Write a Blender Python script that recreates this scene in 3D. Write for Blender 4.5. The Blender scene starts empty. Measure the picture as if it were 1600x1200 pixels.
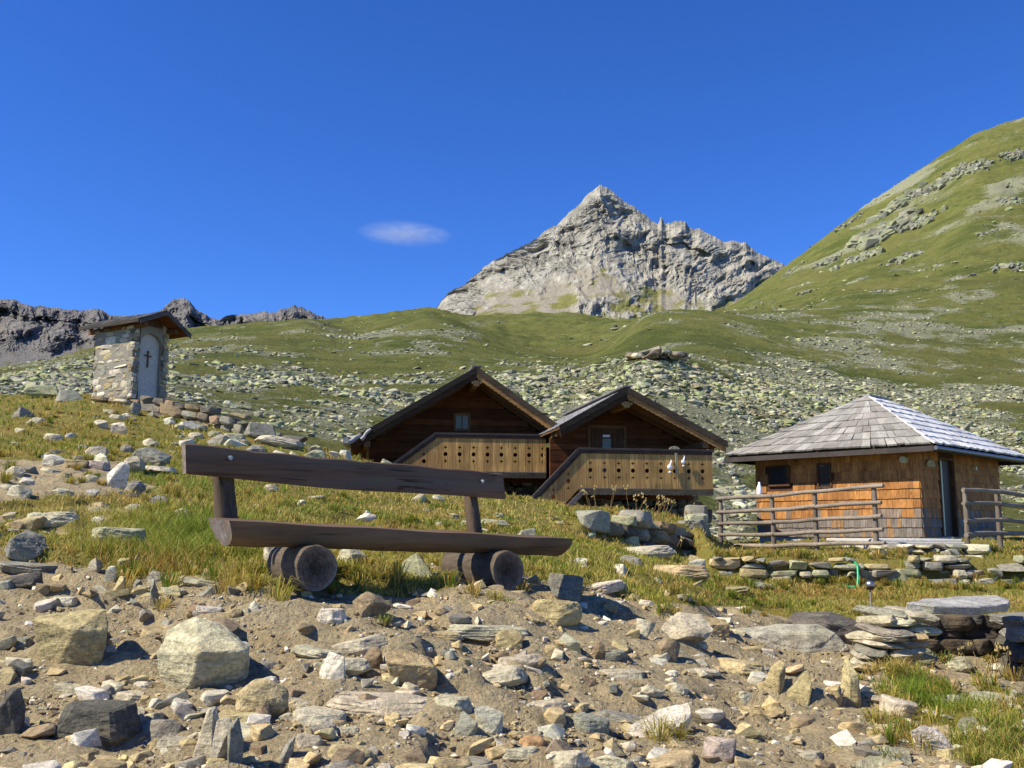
import bpy, bmesh, math, random
import numpy as np
from mathutils import Vector, Matrix

random.seed(7)
rng = np.random.default_rng(7)
SC = bpy.context.scene
COL = SC.collection

# ------------------------------------------------------------------ camera
F = 1556.0                      # focal length in photograph pixels (1600 wide)
HOR = 830.0                     # row of the horizon
PITCH = math.atan((HOR - 600.0) / F)
SP, CP = math.sin(PITCH), math.cos(PITCH)
cd = bpy.data.cameras.new("camera")
cam = bpy.data.objects.new("camera", cd)
COL.objects.link(cam)
cam.location = (0, 0, 0)
cam.rotation_euler = (math.radians(90) + PITCH, 0, 0)
cd.sensor_width = 36.0
cd.lens = 36.0 * F / 1600.0
cd.clip_start = 0.05
cd.clip_end = 20000
SC.camera = cam

# ------------------------------------------------------------------ light
SUN_AZ = math.radians(70)       # to the left of "straight behind the camera"
SUN_EL = math.radians(45)
to_sun = Vector((-math.sin(SUN_AZ) * math.cos(SUN_EL), -math.cos(SUN_AZ) * math.cos(SUN_EL), math.sin(SUN_EL)))
sd = bpy.data.lights.new("sun", 'SUN')
sd.energy = 5.0
sd.angle = math.radians(0.5)
sd.color = (1.0, 0.925, 0.75)
so = bpy.data.objects.new("sun", sd)
COL.objects.link(so)
so.rotation_euler = to_sun.to_track_quat('Z', 'Y').to_euler()

w = bpy.data.worlds.new("World")
SC.world = w
w.use_nodes = True
nt = w.node_tree
nt.nodes.clear()
sky = nt.nodes.new('ShaderNodeTexSky')
sky.sky_type = 'NISHITA'
sky.sun_disc = False
sky.sun_elevation = SUN_EL
sky.sun_rotation = math.atan2(to_sun.x, to_sun.y)
sky.altitude = 2400
sky.air_density = 1.0
sky.dust_density = 0.0
sky.ozone_density = 3.0
hs = nt.nodes.new('ShaderNodeHueSaturation')
hs.inputs['Hue'].default_value = 0.508
hs.inputs['Saturation'].default_value = 1.22
hs.inputs['Value'].default_value = 1.0
bg = nt.nodes.new('ShaderNodeBackground')
bg.inputs['Strength'].default_value = 0.090
wo = nt.nodes.new('ShaderNodeOutputWorld')
nt.links.new(sky.outputs[0], hs.inputs['Color'])
mu = nt.nodes.new('ShaderNodeMix'); mu.data_type = 'RGBA'; mu.blend_type = 'MULTIPLY'
mu.inputs[0].default_value = 1.0
mu.inputs[7].default_value = (0.76, 1.05, 1.47, 1)
nt.links.new(hs.outputs[0], mu.inputs[6])
nt.links.new(mu.outputs[2], bg.inputs[0])
nt.links.new(bg.outputs[0], wo.inputs[0])
SC.view_settings.view_transform = 'Standard'
SC.view_settings.look = 'None'
SC.view_settings.exposure = 0.62
SC.view_settings.gamma = 1.0
SC.view_settings.use_curve_mapping = False
SC.render.resolution_x, SC.render.resolution_y = 1024, 768

# ------------------------------------------------------------------ projection helpers
def zslope(v):
    yc = (600.0 - v) / F
    return (SP + yc * CP) / (CP - yc * SP)

def at(u, v, d):
    """point seen at photograph pixel (u,v) at ground distance d"""
    yc = (600.0 - v) / F
    k = d / (CP - yc * SP)
    return Vector(((u - 800.0) / F * k, d, (SP + yc * CP) * k))

def proj(x, y, z):
    dep = y * CP + z * SP
    return 800 + F * x / dep, 600 - F * (-y * SP + z * CP) / dep

# ------------------------------------------------------------------ numpy noise
PERM = rng.permutation(512)
GV = rng.random(512)
def vn(x, y, seed=0):
    x = np.asarray(x, float); y = np.asarray(y, float)
    xi = np.floor(x).astype(np.int64); yi = np.floor(y).astype(np.int64)
    xf = x - xi; yf = y - yi
    xf = xf * xf * xf * (xf * (xf * 6 - 15) + 10); yf = yf * yf * yf * (yf * (yf * 6 - 15) + 10)
    def h(a, b):
        return GV[(PERM[(a + seed * 37) & 511] + b) & 511]
    return ((h(xi, yi) * (1 - xf) + h(xi + 1, yi) * xf) * (1 - yf) +
            (h(xi, yi + 1) * (1 - xf) + h(xi + 1, yi + 1) * xf) * yf) * 2 - 1

def fbm(x, y, octv=4, seed=0, gain=0.5):
    s = 0; a = 1; t = 0
    for i in range(octv):
        s = s + a * vn(x * 2.03 ** i + 17.3 * i, y * 2.03 ** i - 9.1 * i, seed + i)
        t += a; a *= gain
    return s / t

def ridged(x, y, octv=4, seed=0, gain=0.55):
    s = 0; a = 1; t = 0
    for i in range(octv):
        s = s + a * (1 - 2 * np.abs(vn(x * 2.1 ** i + 11.7 * i, y * 2.1 ** i + 5.3 * i, seed + i)))
        t += a; a *= gain
    return s / t

# ------------------------------------------------------------------ terrain table
ND = [2.6, 3.6, 4.8, 6, 7.8, 10.8, 14, 'A', 'B', 20, 24, 28, 34, 42, 60, 90, 120, 160, 250, 310, 400, 700, 1000, 1200]
TAB = {
  -300: [1330,1120,980,890,810,745,715,690,685,650,612,610,612,620,615,606,598,598,592,588,593,600,620,640],
     0: [1330,1130,985,900,825,755,712,682,678,648,622,620,630,635,618,603,592,592,583,577,583,590,610,630],
   140: [1330,1130,988,905,832,765,720,690,686,650,619,617,627,625,605,588,575,570,558,546,552,560,590,610],
   200: [1330,1130,990,908,838,775,730,698,694,655,621,618,628,630,608,588,572,566,550,535,542,550,570,590],
   300: [1330,1130,975,905,845,785,742,712,708,668,652,662,670,672,645,610,580,565,540,512,520,530,550,570],
   400: [1330,1125,960,898,848,798,755,722,717,680,688,698,705,700,668,620,582,562,532,504,511,520,540,560],
   490: [1330,1120,955,895,852,805,768,740,733,700,708,720,725,720,680,630,590,570,534,496,502,510,530,550],
   550: [1330,1120,962,902,858,812,778,750,742,712,722,735,740,735,690,640,600,578,535,535,520,494,530,550],
   600: [1335,1125,972,910,863,818,786,760,754,731,737,745,749,742,698,648,602,578,532,518,500,489,525,550],
   650: [1340,1130,982,918,868,825,795,770,765,750,752,755,758,748,705,655,605,578,530,500,492,485,520,550],
   675: [1342,1133,987,920,869,827,798,774,770,755,756,759,763,752,707,655,604,578,535,494,489,481,520,550],
   705: [1344,1137,992,922,871,829,801,780,775,762,760,763,770,758,709,655,603,577,541,498,503,492,520,550],
   740: [1346,1142,999,925,872,831,805,786,782,769,766,769,777,764,711,655,602,576,548,512,522,491,520,550],
   800: [1350,1150,1010,930,875,835,812,797,793,782,775,778,790,775,715,655,600,575,560,536,540,491,520,550],
   850: [1360,1160,1025,945,888,848,828,818,802,793,784,786,795,782,715,652,600,574,563,556,553,487,520,550],
   900: [1370,1170,1040,960,900,862,845,838,812,804,794,794,800,790,715,650,600,572,566,566,552,483,520,550],
   950: [1385,1180,1052,972,912,874,858,852,814,806,796,796,804,795,720,650,576,561,563,560,545,489,520,550],
  1000: [1400,1190,1065,985,925,885,870,866,816,808,797,797,808,800,725,650,552,550,560,486,492,500,520,550],
  1040: [1400,1195,1070,990,930,893,878,873,818,811,803,805,815,808,730,652,548,552,545,487,493,500,520,550],
  1090: [1400,1198,1082,1010,950,905,890,884,820,818,815,822,835,820,740,660,570,572,535,490,492,494,500,520],
  1125: [1400,1200,1092,1022,970,930,914,908,872,862,858,855,850,838,750,670,585,585,540,491,491,492,492,500],
  1250: [1400,1200,1105,1050,1005,955,930,917,873,860,848,842,840,838,775,705,620,615,565,510,483,450,392,405],
  1350: [1400,1200,1110,1060,1012,962,934,917,873,859,847,842,840,838,795,735,650,632,575,515,470,415,317,335],
  1400: [1400,1200,1112,1062,1014,967,936,918,873,858,846,842,840,838,802,748,662,641,580,518,464,398,282,296],
  1450: [1400,1200,1115,1065,1016,972,938,918,873,858,846,842,840,838,810,760,675,650,585,520,457,380,247,262],
  1520: [1400,1200,1116,1066,1020,978,941,918,873,858,846,842,840,838,815,769,687,655,587,520,446,332,203,216],
  1600: [1400,1200,1118,1068,1025,985,944,918,874,858,846,842,840,838,820,780,700,660,590,520,434,330,175,190],
  1900: [1400,1200,1118,1068,1025,985,944,918,874,858,846,842,840,838,820,780,700,660,590,500,406,290,128,150],
}
TU = np.array(sorted(TAB))
def step_d(u):
    return np.interp(u, [0, 880, 905, 1080, 1112, 1600], [16.6, 16.0, 15.6, 18.6, 16.6, 16.4])
GU = np.arange(-300, 1901, 5.0)
GL = np.linspace(math.log(2.6), math.log(1200), 620)
_V = np.zeros((len(TU), len(GL)))
_vals = np.array([TAB[u] for u in TU], float)
_fine = np.zeros((len(GU), len(GL)))
for i, u in enumerate(GU):
    col = np.array([np.interp(u, TU, _vals[:, k]) for k in range(len(ND))])
    s = float(step_d(u))
    dn = [s - .14 if k == 'A' else s + .14 if k == 'B' else k for k in ND]
    _fine[i] = np.interp(GL, np.log(dn), col)
def blur(a, k, axis):
    ker = np.exp(-0.5 * (np.arange(-3 * k, 3 * k + 1) / k) ** 2); ker /= ker.sum()
    pad = [(0, 0), (0, 0)]; pad[axis] = (3 * k, 3 * k)
    b = np.pad(a, pad, mode='edge')
    return np.apply_along_axis(lambda r: np.convolve(r, ker, 'valid'), axis, b)
_sm = blur(blur(_fine, 4, 0), 7, 1)
# keep the retaining-wall step crisp on the right
_cr = blur(_fine, 1, 0)
wu = np.clip((GU - 880) / 30, 0, 1)[:, None] * (np.abs(np.exp(GL)[None, :] - step_d(GU)[:, None]) < 1.2)
wu = blur(wu.astype(float), 3, 1)
_fine = _sm * (1 - wu) + _cr * wu
# crests stay sharp
def table_v(u, d):
    u = np.clip(u, -300, 1899.9); l = np.log(np.clip(d, 2.6, 1199.9))
    a = (u + 300) / 5.0; b = (l - GL[0]) / (GL[1] - GL[0])
    i = np.clip(a.astype(int), 0, len(GU) - 2); j = np.clip(b.astype(int), 0, len(GL) - 2)
    fa = a - i; fb = b - j
    return ((_fine[i, j] * (1 - fa) + _fine[i + 1, j] * fa) * (1 - fb) +
            (_fine[i, j + 1] * (1 - fa) + _fine[i + 1, j + 1] * fa) * fb)

def terr(x, y):
    """terrain height (numpy)"""
    x = np.asarray(x, float); y = np.asarray(y, float)
    yy = np.maximum(y, 2.6)
    u = 800 + F * x / yy
    for _ in range(3):
        v = table_v(u, yy)
        yc = (600 - v) / F
        u = 800 + F * x / yy * (CP - yc * SP)
    v = table_v(u, yy)
    yc = (600 - v) / F
    z = (SP + yc * CP) / (CP - yc * SP) * yy
    z = z - np.maximum(0, 2.6 - y) * 0.22
    z = z - .24 * np.exp(-((x - 3.32) / .42) ** 4 - ((y - 6.95) / .5) ** 4)
    flat = np.exp(-((x - 3.0) / 5) ** 2 - ((y - 26) / 5) ** 2) + np.exp(-((x - 11) / 6) ** 2 - ((y - 25) / 6) ** 2)
    flat = 1 - np.clip(flat, 0, .9)
    near = 0.075 * fbm(x * .9, y * .9, 4, 3) + 0.042 * fbm(x * 4.5, y * 4.5, 3, 9)
    lg = fbm(x * 1.3 + 5, y * 2.1, 4, 15)
    near = near + .055 * np.clip(lg * 14, -.5, .5) * np.clip((14 - yy) / 4, 0, 1)
    near = near * np.clip(30 / np.maximum(yy, 1), 0, 1)
    mid = np.clip((yy - 14) / 30, 0, 1) * flat
    lam = 0.16 * np.clip(yy, 20, 260)
    z = z + near
    z = z + mid * (0.40 * fbm(x / 5, y / 5, 3, 21) * np.clip((yy - 20) / 60, 0, 1)
                   + 1.5 * fbm(x / 22, y / 22, 4, 31) * np.clip((yy - 40) / 120, 0, 1)
                   + 4.6 * fbm(x / 90, y / 90, 5, 41) * np.clip((yy - 150) / 500, 0, 1))
    return z

def tz(x, y):
    return float(terr(np.array([x]), np.array([y]))[0])

def ground_hit(u, v):
    """ground distance where pixel row v meets the near ground in column u"""
    d = np.exp(np.linspace(math.log(2.7), math.log(33), 500))
    yc = (600 - v) / F
    k = d / (CP - yc * SP)
    zz = (SP + yc * CP) * k
    g = terr((u - 800) / F * k, d)
    idx = np.where(g >= zz)[0]
    if len(idx) == 0:
        return 20.0
    return float(d[idx[0]])

# ------------------------------------------------------------------ mesh helpers
def link(name, me, parent=None):
    o = bpy.data.objects.new(name, me)
    COL.objects.link(o)
    if parent is not None:
        o.parent = parent
    return o

def tag(o, label=None, cat=None, group=None, kind=None):
    if label: o["label"] = label
    if cat: o["category"] = cat
    if group: o["group"] = group
    if kind: o["kind"] = kind
    return o

def empty(name, loc, rz=0.0):
    o = bpy.data.objects.new(name, None)
    COL.objects.link(o)
    o.location = loc
    o.rotation_euler = (0, 0, rz)
    o.empty_display_size = 0.2
    return o

def np_mesh(name, V, faces, mat, tint=None, vtint=None, parent=None, smooth=False, extra=None):
    """faces: (n,3) or (n,4) array"""
    V = np.asarray(V, np.float32); faces = np.asarray(faces, np.int32)
    n, k = faces.shape
    me = bpy.data.meshes.new(name)
    me.vertices.add(len(V)); me.vertices.foreach_set('co', V.ravel())
    me.loops.add(n * k); me.loops.foreach_set('vertex_index', faces.ravel())
    me.polygons.add(n)
    me.polygons.foreach_set('loop_start', np.arange(0, n * k, k, dtype=np.int32))
    me.polygons.foreach_set('use_smooth', np.full(n, smooth))
    me.update(calc_edges=True)
    if tint is not None:
        a = me.attributes.new('tint', 'FLOAT_COLOR', 'FACE')
        t = np.ones((n, 4), np.float32); t[:, :3] = tint
        a.data.foreach_set('color', t.ravel())
    if vtint is not None:
        a = me.attributes.new('tint', 'FLOAT_COLOR', 'POINT')
        t = np.ones((len(V), 4), np.float32); t[:, :3] = vtint
        a.data.foreach_set('color', t.ravel())
    if extra:
        for nm, arr in extra.items():
            a = me.attributes.new(nm, 'FLOAT', 'POINT')
            a.data.foreach_set('value', np.asarray(arr, np.float32).ravel())
    me.materials.append(mat)
    return link(name, me, parent)

class MB:
    """collects shapes and links them as one mesh object"""
    def __init__(s, tint=(1, 1, 1)):
        s.v = []; s.f = []; s.t = []; s.sm = []; s.tint = tint
    def add(s, vs, fs, tint=None, smooth=False):
        o = len(s.v)
        s.v += [tuple(p) for p in vs]
        for f in fs:
            s.f.append([i + o for i in f]); s.t.append(tint or s.tint); s.sm.append(smooth)
    def box(s, a, b, tint=None, M=None, jit=0.0):
        (x0, y0, z0), (x1, y1, z1) = a, b
        vs = [Vector(p) for p in ((x0,y0,z0),(x1,y0,z0),(x1,y1,z0),(x0,y1,z0),(x0,y0,z1),(x1,y0,z1),(x1,y1,z1),(x0,y1,z1))]
        if jit: vs = [p + Vector([random.uniform(-jit, jit) for _ in range(3)]) for p in vs]
        if M: vs = [M @ p for p in vs]
        s.add(vs, [(0,3,2,1),(4,5,6,7),(0,1,5,4),(1,2,6,5),(2,3,7,6),(3,0,4,7)], tint)
    def hexa(s, vs, tint=None):
        s.add(vs, [(0,3,2,1),(4,5,6,7),(0,1,5,4),(1,2,6,5),(2,3,7,6),(3,0,4,7)], tint)
    def prism(s, poly, y0, y1, tint=None, axis='y'):
        n = len(poly)
        if axis == 'y':
            vs = [(p[0], y0, p[1]) for p in poly] + [(p[0], y1, p[1]) for p in poly]
        elif axis == 'x':
            vs = [(y0, p[0], p[1]) for p in poly] + [(y1, p[0], p[1]) for p in poly]
        else:
            vs = [(p[0], p[1], y0) for p in poly] + [(p[0], p[1], y1) for p in poly]
        fs = [tuple(range(n)), tuple(range(2 * n - 1, n - 1, -1))]
        for i in range(n):
            j = (i + 1) % n
            fs.append((i, i + n, j + n, j))
        s.add(vs, fs, tint)
    def bar(s, p, q, w, h, tint=None):
        """box-section bar from p to q, w across, h high"""
        p = Vector(p); q = Vector(q); d = (q - p).normalized()
        up = Vector((0, 0, 1)) if abs(d.z) < .95 else Vector((0, 1, 0))
        sx = d.cross(up).normalized(); uz = sx.cross(d).normalized()
        c = []
        for e in (p, q):
            for a, b in ((-1, -1), (1, -1), (1, 1), (-1, 1)):
                c.append(e + sx * a * w / 2 + uz * b * h / 2)
        s.hexa([c[0], c[1], c[2], c[3], c[4], c[5], c[6], c[7]], tint)
    def tube(s, p, q, r0, r1=None, n=10, seg=6, wob=0.0, tint=None, smooth=True, rough=0.0, squash=1.0):
        p = Vector(p); q = Vector(q); r1 = r0 if r1 is None else r1
        d = (q - p).normalized()
        up = Vector((0, 0, 1)) if abs(d.z) < .9 else Vector((1, 0, 0))
        sx = d.cross(up).normalized(); uz = sx.cross(d).normalized()
        vs = []
        ph = random.uniform(0, 9)
        for i in range(seg + 1):
            t = i / seg
            c = p.lerp(q, t)
            if 0 < i < seg or wob: c = c + (sx * math.sin(ph + t * 7) + uz * math.cos(ph * 2 + t * 6)) * wob
            for k in range(n):
                a = 2 * math.pi * k / n
                r = (r0 + (r1 - r0) * t) * (1 + rough * random.uniform(-1, 1))
                vs.append(c + sx * math.cos(a) * r + uz * math.sin(a) * r * squash)
        fs = []
        for i in range(seg):
            for k in range(n):
                k2 = (k + 1) % n
                fs.append((i * n + k, i * n + k2, (i + 1) * n + k2, (i + 1) * n + k))
        s.add(vs, fs, tint, smooth)
        s.add(vs[:n], [tuple(range(n - 1, -1, -1))], tint)
        s.add(vs[-n:], [tuple(range(n))], tint)
    def build(s, name, mat, parent=None, bevel=0.0):
        me = bpy.data.meshes.new(name)
        me.from_pydata([tuple(p) for p in s.v], [], s.f)
        me.update()
        a = me.attributes.new('tint', 'FLOAT_COLOR', 'FACE')
        t = np.ones((len(s.f), 4), np.float32); t[:, :3] = np.array(s.t, np.float32).reshape(-1, 3)
        a.data.foreach_set('color', t.ravel())
        me.polygons.foreach_set('use_smooth', s.sm)
        me.materials.append(mat)
        o = link(name, me, parent)
        if bevel:
            m = o.modifiers.new('b', 'BEVEL'); m.width = bevel; m.segments = 2; m.limit_method = 'ANGLE'
        return o

# ------------------------------------------------------------------ materials
def newmat(name):
    m = bpy.data.materials.new(name)
    m.use_nodes = True
    t = m.node_tree
    t.nodes.clear()
    out = t.nodes.new('ShaderNodeOutputMaterial')
    b = t.nodes.new('ShaderNodeBsdfPrincipled')
    t.links.new(b.outputs[0], out.inputs[0])
    return m, t, b

class N:
    def __init__(s, t): s.t = t
    def n(s, typ, **kw):
        x = s.t.nodes.new(typ)
        for k, v in kw.items(): setattr(x, k, v)
        return x
    def l(s, a, b): s.t.links.new(a, b)
    def val(s, sock, v):
        if isinstance(v, bpy.types.NodeSocket): s.l(v, sock)
        elif isinstance(v, (tuple, list)):
            sock.default_value = tuple(v) + ((1,) if len(v) == 3 and len(sock.default_value) == 4 else ())
        else: sock.default_value = v
    def coord(s, scale=(1, 1, 1), kind='Object', rot=(0, 0, 0)):
        if kind == 'pos':
            o = s.n('ShaderNodeNewGeometry').outputs['Position']
        else:
            o = s.n('ShaderNodeTexCoord').outputs[kind]
        m = s.n('ShaderNodeMapping')
        m.inputs['Scale'].default_value = scale
        m.inputs['Rotation'].default_value = rot
        s.l(o, m.inputs[0])
        return m.outputs[0]
    def noise(s, vec, scale, detail=5, rough=.55, dist=0.0, out='Fac'):
        x = s.n('ShaderNodeTexNoise')
        x.inputs['Scale'].default_value = scale
        x.inputs['Detail'].default_value = detail
        x.inputs['Roughness'].default_value = rough
        x.inputs['Distortion'].default_value = dist
        s.l(vec, x.inputs['Vector'])
        return x.outputs[out]
    def voro(s, vec, scale, feature='F1', out='Distance', rand=1.0):
        x = s.n('ShaderNodeTexVoronoi', feature=feature)
        x.inputs['Scale'].default_value = scale
        x.inputs['Randomness'].default_value = rand
        s.l(vec, x.inputs['Vector'])
        return x.outputs[out]
    def ramp(s, fac, pts):
        x = s.n('ShaderNodeValToRGB')
        e = x.color_ramp.elements
        while len(e) < len(pts): e.new(0.5)
        for k, (p, c) in enumerate(pts):
            e[k].position = p
            e[k].color = (c, c, c, 1) if isinstance(c, (int, float)) else tuple(c) + (1,)
        s.l(fac, x.inputs[0])
        return x.outputs[0]
    def mix(s, fac, a, b, mode='MIX'):
        x = s.n('ShaderNodeMix', data_type='RGBA', blend_type=mode)
        s.val(x.inputs[0], fac); s.val(x.inputs[6], a); s.val(x.inputs[7], b)
        return x.outputs[2]
    def math(s, op, a, b=0.0, clamp=False):
        x = s.n('ShaderNodeMath', operation=op)
        x.use_clamp = clamp
        s.val(x.inputs[0], a); s.val(x.inputs[1], b)
        return x.outputs[0]
    def attr(s, name, out='Color'):
        x = s.n('ShaderNodeAttribute'); x.attribute_name = name
        return x.outputs[out]
    def bump(s, h, strength, dist, normal=None):
        x = s.n('ShaderNodeBump')
        x.inputs['Strength'].default_value = strength
        x.inputs['Distance'].default_value = dist
        s.l(h, x.inputs['Height'])
        if normal: s.l(normal, x.inputs['Normal'])
        return x.outputs[0]

def wood_mat(name, axis='z', grain=9.0, lo=.55, hi=1.3, rough=.8, spec=.10, grey=None, bump=.4, bd=.004, fine=1.0):
    m, t, b = newmat(name); g = N(t)
    sc = {'x': (.06, 1, 1), 'y': (1, .06, 1), 'z': (1, 1, .06)}[axis]
    c = g.coord(sc)
    n1 = g.noise(c, grain * 4 * fine, 6, .6, .4)
    n2 = g.noise(g.coord(), 2.5, 4)
    r1 = g.ramp(n1, [(.30, lo), (.70, hi)])
    r2 = g.ramp(n2, [(.3, .78), (.7, 1.15)])
    col = g.mix(1.0, g.attr('tint'), r1, 'MULTIPLY')
    col = g.mix(1.0, col, r2, 'MULTIPLY')
    if grey:
        n3 = g.noise(g.coord(sc), 6.0, 5)
        col = g.mix(g.ramp(n3, [(.45, 0.0), (.62, .8)]), col, grey)
    scc = {'x': (.03, 1, 1), 'y': (1, .03, 1), 'z': (1, 1, .03)}[axis]
    ck = g.noise(g.coord(scc), grain * 2.2 * fine, 3, .5, .2)
    crack = g.ramp(ck, [(.485, 0.), (.5, 1.), (.515, 0.)])
    msk = g.ramp(g.noise(g.coord(), 3.1, 3), [(.5, 0.), (.62, 1.)])
    crack = g.math('MULTIPLY', crack, msk)
    col = g.mix(g.math('MULTIPLY', crack, .8), col, (.015, .011, .008))
    g.l(col, b.inputs['Base Color'])
    b.inputs['Roughness'].default_value = rough
    b.inputs['Specular IOR Level'].default_value = spec
    g.l(g.bump(g.math('SUBTRACT', n1, g.math('MULTIPLY', crack, 1.2)), bump, bd), b.inputs['Normal'])
    return m

def rock_mat(name, scale=1.0, lichen=.58, moss=0.0, bump=.9, bd=.022, coordkind='Object'):
    m, t, b = newmat(name); g = N(t)
    c = g.coord((1, 1, 1), coordkind)
    cs = g.coord((1, 1, 2.8), coordkind, (.3, .2, 0))
    big = g.noise(c, 2.2 * scale, 6, .6)
    med = g.noise(cs, 9 * scale, 8, .65, .6)
    fin = g.noise(c, 60 * scale, 4, .7)
    col = g.mix(1.0, g.attr('tint'), g.ramp(med, [(.28, .45), (.5, .95), (.72, 1.38)]), 'MULTIPLY')
    col = g.mix(1.0, col, g.ramp(fin, [(.3, .6), (.7, 1.35)]), 'MULTIPLY')
    # brown iron stains, yellow-green lichen
    col = g.mix(g.ramp(big, [(.55, 0.0), (.72, .55)]), col, (.30, .20, .10))
    li = g.noise(c, 5.5 * scale, 7, .7)
    col = g.mix(g.ramp(li, [(lichen, 0.0), (lichen + .06, .45)]), col, (.34, .33, .18))
    dk = g.noise(cs, 14 * scale, 6, .75)
    col = g.mix(g.ramp(dk, [(.26, .75), (.38, 0.0)]), col, (.07, .065, .06))
    g.l(col, b.inputs['Base Color'])
    b.inputs['Roughness'].default_value = .88
    b.inputs['Specular IOR Level'].default_value = .25
    h = g.math('ADD', g.math('MULTIPLY', med, .8), g.math('ADD', g.math('MULTIPLY', fin, .5), g.math('MULTIPLY', dk, .5)))
    g.l(g.bump(h, bump, bd), b.inputs['Normal'])
    return m

M = {}
M['rock'] = rock_mat('rock')
M['wallstone'] = rock_mat('wall_stone', 1.4, .60, bd=.015)
M['gravel'] = rock_mat('gravel', 3.0, .70, bd=.004)

def ground_mat():
    m, t, b = newmat('ground'); g = N(t)
    c = g.coord((1, 1, 1), 'pos')
    gr = g.attr('grass', 'Fac')
    n1 = g.noise(c, 1.6, 6, .6)
    n2 = g.noise(c, 11, 8, .7)
    n3 = g.noise(c, 70, 5, .7)
    vd = g.voro(c, 26)
    vc = g.voro(c, 26, out='Color')
    v2 = g.voro(c, 60)
    dirt = g.mix(g.ramp(n1, [(.35, 0.), (.65, 1.)]), (.34, .265, .15), (.235, .18, .098))
    dirt = g.mix(g.ramp(n2, [(.3, 0.), (.7, 1.)]), dirt, (.45, .365, .22))
    dirt = g.mix(1.0, dirt, g.ramp(n3, [(.3, .62), (.7, 1.35)]), 'MULTIPLY')
    peb = g.ramp(vd, [(.28, 1.0), (.36, 0.0)])
    sel = g.ramp(g.math('MULTIPLY', g.noise(c, 8, 3), 1.0), [(.47, 0.0), (.55, .9)])
    pc = g.mix(g.ramp(vc, [(.2, 0.), (.8, 1.)]), (.22, .18, .12), (.42, .36, .24))
    dirt = g.mix(g.math('MULTIPLY', peb, sel), dirt, pc)
    ga = g.mix(g.ramp(n2, [(.3, 0.), (.7, 1.)]), (.13, .135, .03), (.25, .20, .05))
    ga = g.mix(g.ramp(n1, [(.45, 0.), (.7, .9)]), ga, (.25, .17, .05))
    ga = g.mix(1.0, ga, g.ramp(n3, [(.3, .6), (.7, 1.3)]), 'MULTIPLY')
    gm = g.math('ADD', gr, g.math('MULTIPLY', g.math('SUBTRACT', n2, .5), .7))
    col = g.mix(g.ramp(gm, [(.42, 0.), (.58, 1.)]), dirt, ga)
    g.l(col, b.inputs['Base Color'])
    b.inputs['Roughness'].default_value = .95
    b.inputs['Specular IOR Level'].default_value = .1
    h = g.math('ADD', g.math('MULTIPLY', n2, 1.2), g.math('ADD', g.math('MULTIPLY', n3, .35), g.math('MULTIPLY', g.math('MULTIPLY', peb, sel), .4)))
    g.l(g.bump(h, .9, .05), b.inputs['Normal'])
    return m
M['ground'] = ground_mat()

def hill_mat():
    m, t, b = newmat('hillside'); g = N(t)
    c = g.coord((1, 1, 1), 'pos')
    rk = g.attr('stony', 'Fac')
    big = g.noise(c, .012, 6, .6)
    a = g.noise(c, .06, 7, .6)
    n2 = g.noise(c, .5, 8, .7)
    n3 = g.noise(c, 2.2, 6, .75)
    gc = g.mix(g.ramp(a, [(.35, 0.), (.65, 1.)]), (.130, .155, .040), (.205, .210, .062))
    gc = g.mix(g.ramp(n2, [(.35, 0.), (.7, .8)]), gc, (.18, .165, .045))
    gc = g.mix(1.0, gc, g.ramp(n3, [(.25, .45), (.75, 1.45)]), 'MULTIPLY')
    gc = g.mix(g.ramp(g.noise(g.coord((.6, 1, 1), 'pos'), .035, 7, .62), [(.50, 0.), (.60, .62)]), gc, (.062, .088, .020))  # dark green heather patches, also painting in shade the relief lacks
    nd = g.noise(c, .22, 6, .7)
    gc = g.mix(g.ramp(nd, [(.50, 0.), (.64, .75)]), gc, (.060, .085, .020))
    gc = g.mix(g.ramp(big, [(.5, 0.), (.65, .5)]), gc, (.17, .155, .05))
    rc = g.mix(g.ramp(n3, [(.3, 0.), (.6, 1.)]), (.13, .13, .08), (.36, .36, .24))
    f1 = g.math('ADD', rk, g.math('MULTIPLY', g.math('SUBTRACT', n2, .5), 1.1))
    f1 = g.math('ADD', f1, g.math('MULTIPLY', g.math('SUBTRACT', n3, .5), .8))
    col = g.mix(g.ramp(f1, [(.54, 0.), (.66, .9)]), gc, rc)
    g.l(col, b.inputs['Base Color'])
    b.inputs['Roughness'].default_value = .95
    b.inputs['Specular IOR Level'].default_value = .08
    h = g.math('ADD', g.math('MULTIPLY', n2, .8), g.math('MULTIPLY', n3, .35))
    g.l(g.bump(h, 1.0, 2.2), b.inputs['Normal'])
    return m
M['hill'] = hill_mat()

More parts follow.
